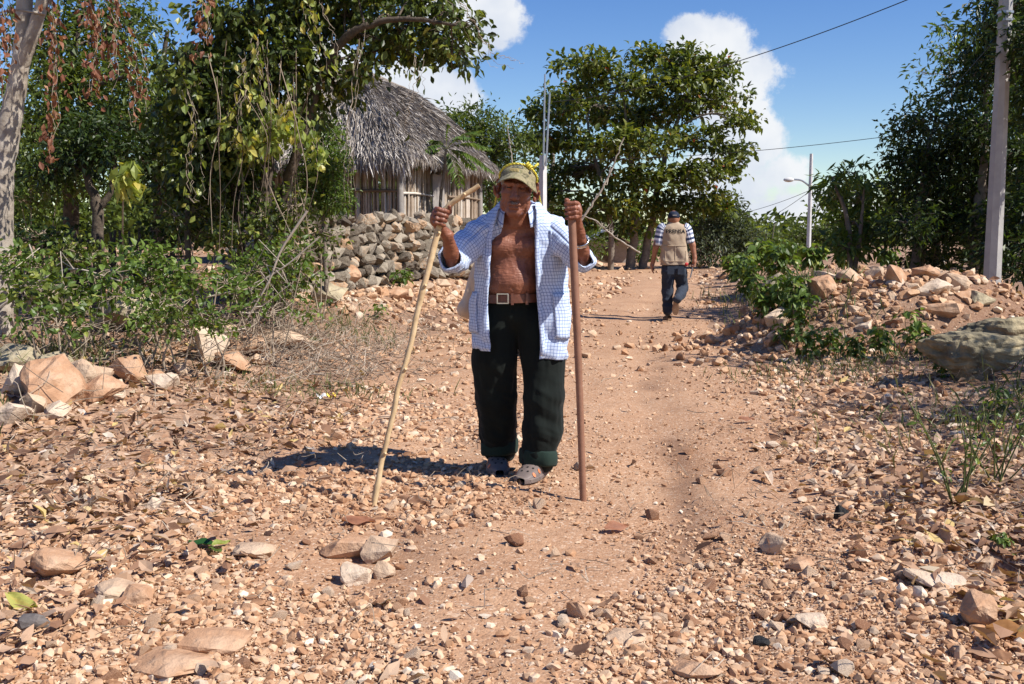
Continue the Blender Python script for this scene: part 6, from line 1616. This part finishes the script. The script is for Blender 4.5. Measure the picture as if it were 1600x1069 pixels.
bvh = BVHTree.FromPolygons([Vector(q) for q in f.reshape(-1, 3)], grid_faces(*g.shape[:2]).tolist())
def on_back(q, off):
    h = bvh.ray_cast(Vector((q[0], Y2 - 2, q[2])), Vector((0, 1, 0)))[0]; return np.array([q[0], (h.y if h else Y2 - .12) - off, q[2]])
fc = bpy.data.curves.new('lettering', 'FONT'); fc.body = 'PRENSA'; fc.size = .082; fc.align_x = 'CENTER'; fc.resolution_u = 2; fc.offset = .0012
fo = bpy.data.objects.new('lettering', fc); COL.objects.link(fo); dg = bpy.context.evaluated_depsgraph_get(); me_ = bpy.data.meshes.new_from_object(fo.evaluated_get(dg)); bpy.data.objects.remove(fo)
tc_ = p2(1053.5, 364.5); LV = np.array([v.co[:] for v in me_.vertices]); LF = []
for pl in me_.polygons:
    vv = list(pl.vertices); LF += [[vv[0], vv[i], vv[i + 1]] for i in range(1, len(vv) - 1)]
m_ = MB(); m_.add(np.array([on_back((tc_[0] + v[0], 0, tc_[2] + v[1]), .007) for v in LV]), LF); m2.part('lettering', m_, M['black'], vest, kind='stuff')
for (xa, ya), (xb, yb) in (((1036, 384), (1071, 384)), ((1038, 408), (1069, 408)), ((1038, 392), (1038, 408)), ((1069, 392), (1069, 408)), ((1053, 408), (1053, 384))):
    a, b = p2(xa, ya), p2(xb, yb); m_ = MB(); tube(m_, np.array([on_back(a + (b - a) * t, .003) for t in np.linspace(0, 1, 14)]), [.006], 5); m2.part('seam', m_, M['vest'], vest, True)
def sleeve2(pts, rad, seed):
    q = curve(pts, 6); m, n = len(q), 24; T = unit(np.gradient(q, axis=0)); B = unit(np.cross(T, [0, -1., 0])); N = np.cross(B, T); an = np.linspace(0, 2 * np.pi, n + 1); rd = np.interp(np.linspace(0, 1, m), np.linspace(0, 1, len(rad)), rad)[:, None] * (1 + .1 * (np.sin(an * 3 + seed)[None] * np.linspace(.2, 1, m)[:, None]))
    V = q[:, None] + rd[..., None] * (np.cos(an)[None, :, None] * N[:, None] + np.sin(an)[None, :, None] * B[:, None]); L = np.linspace(0, np.linalg.norm(q[-1] - q[0]), m); m_ = MB(); m_.add(V.reshape(-1, 3), grid_faces(m, n + 1), .5, np.stack(np.broadcast_arrays(an[None] * .08, L[:, None]), -1).reshape(-1, 2)); solidify(m2.part('sleeve', m_, M['stripe'], None, True), .003)
sleeve2([p2(1040, 355), p2(1034, 360), p2(1028.5, 384)], [.08, .085, .075], 1); sleeve2([p2(1067, 355), p2(1073, 360), p2(1078.5, 380)], [.08, .085, .075], 2)
s = SDF(p2(1028, 500) - [0, .6, .05], p2(1080, 405) + [0, .35, 0], .009)
s.ell(p2(1053, 418), (.178, .125, .13), k=.04)
s.chain([p2(1044, 425), p2(1042.5, 455, .04), p2(1043, 486, -.02)], [.105, .082, .068], .03); s.chain([p2(1063, 425), p2(1066.5, 450, .1), p2(1063, 462, -.15), p2(1058, 468, -.30)], [.105, .084, .074, .064], .03)
jn = skin_part(m2, 'jeans', s, M['jeans'], 2, lambda V: (fbm(V * [12, 12, 5], 3) - .5) * .035 + (fbm(V * [6, 6, 24], 2) - .5) * .02)
for z, xo in ((422, 1046), (422, 1062)): m_ = MB(); T_, S_ = np.meshgrid(np.linspace(-.05, .05, 6), np.linspace(-.06, .06, 6)); c = p2(xo, z); m_.add(np.stack([c[0] + T_, c[1] - .135 - 0 * T_, c[2] + S_], -1).reshape(-1, 3), grid_faces(6, 6)); m2.part('pocket', m_, M['jeans'], jn, True)


def shoe(pos, Mx, name='shoe'):
    ys = np.linspace(0, .28, 14); wd = np.interp(ys, [0, .03, .1, .19, .25, .28], [.026, .038, .036, .048, .040, .016]); tp = np.interp(ys, [0, .04, .12, .2, .28], [.075, .085, .085, .055, .025]); an = np.linspace(0, np.pi, 11); tr = lambda q: np.asarray(q).reshape(-1, 3) @ Mx.T + pos
    V = [[(w * math.cos(a), y - .06, .022 + (t_ - .022) * math.sin(a)) for a in an] for y, w, t_ in zip(ys, wd, tp)]; m_ = MB(); m_.add(tr(V), grid_faces(14, 11)); o = m2.part(name, m_, M['shoe'], None, True)
    V = [[(w * f_, y - .06, z) for f_, z in ((1.04, .024), (1.04, .002), (.9, 0), (-.9, 0), (-1.04, .002), (-1.04, .024))] for y, w in zip(ys, wd * 1.05)]; m_ = MB(); m_.add(tr(V), grid_faces(14, 6)); m2.part('sole', m_, M['shoe_sole'], o)
    m_ = MB(); box(m_, (np.array([0, -.062, .012]) @ Mx.T) + pos, (.026, .003, .012), Mx); m2.part('heel', m_, M['shoe_sole'], o)


shoe(np.array([p2(1045, 493)[0], Y2 - .0, g2[2]]), rotm(0, 0, R(6))); shoe(p2(1056.5, 470, -.33), rotm(R(-78), 0, 0) @ rotm(0, R(4), 0))
m_ = MB(); s = SDF(p2(1066, 418) - [0, .3, 0], p2(1078, 408) + [0, .1, 0], .006); s.ell(p2(1072, 413, -.10), (.034, .03, .03), k=.01); V, F = s.mesh(); m_.add(V, F); single('pouch', m_, M['red'], 'small red pouch at the belt of the walking man', 'pouch', smooth=True, loc=tuple(p2(1072, 413)))
m_ = MB(); tube(m_, [p2(1083.5, 413, -.06), p2(1081, 424, -.06), p2(1078.5, 434, -.06)], [.012, .010, .009], 8); single('metal_rod', m_, M['metal'], 'short thin grey rod held in the hand of the walking man', 'rod', smooth=True, loc=tuple(p2(1083, 413)))
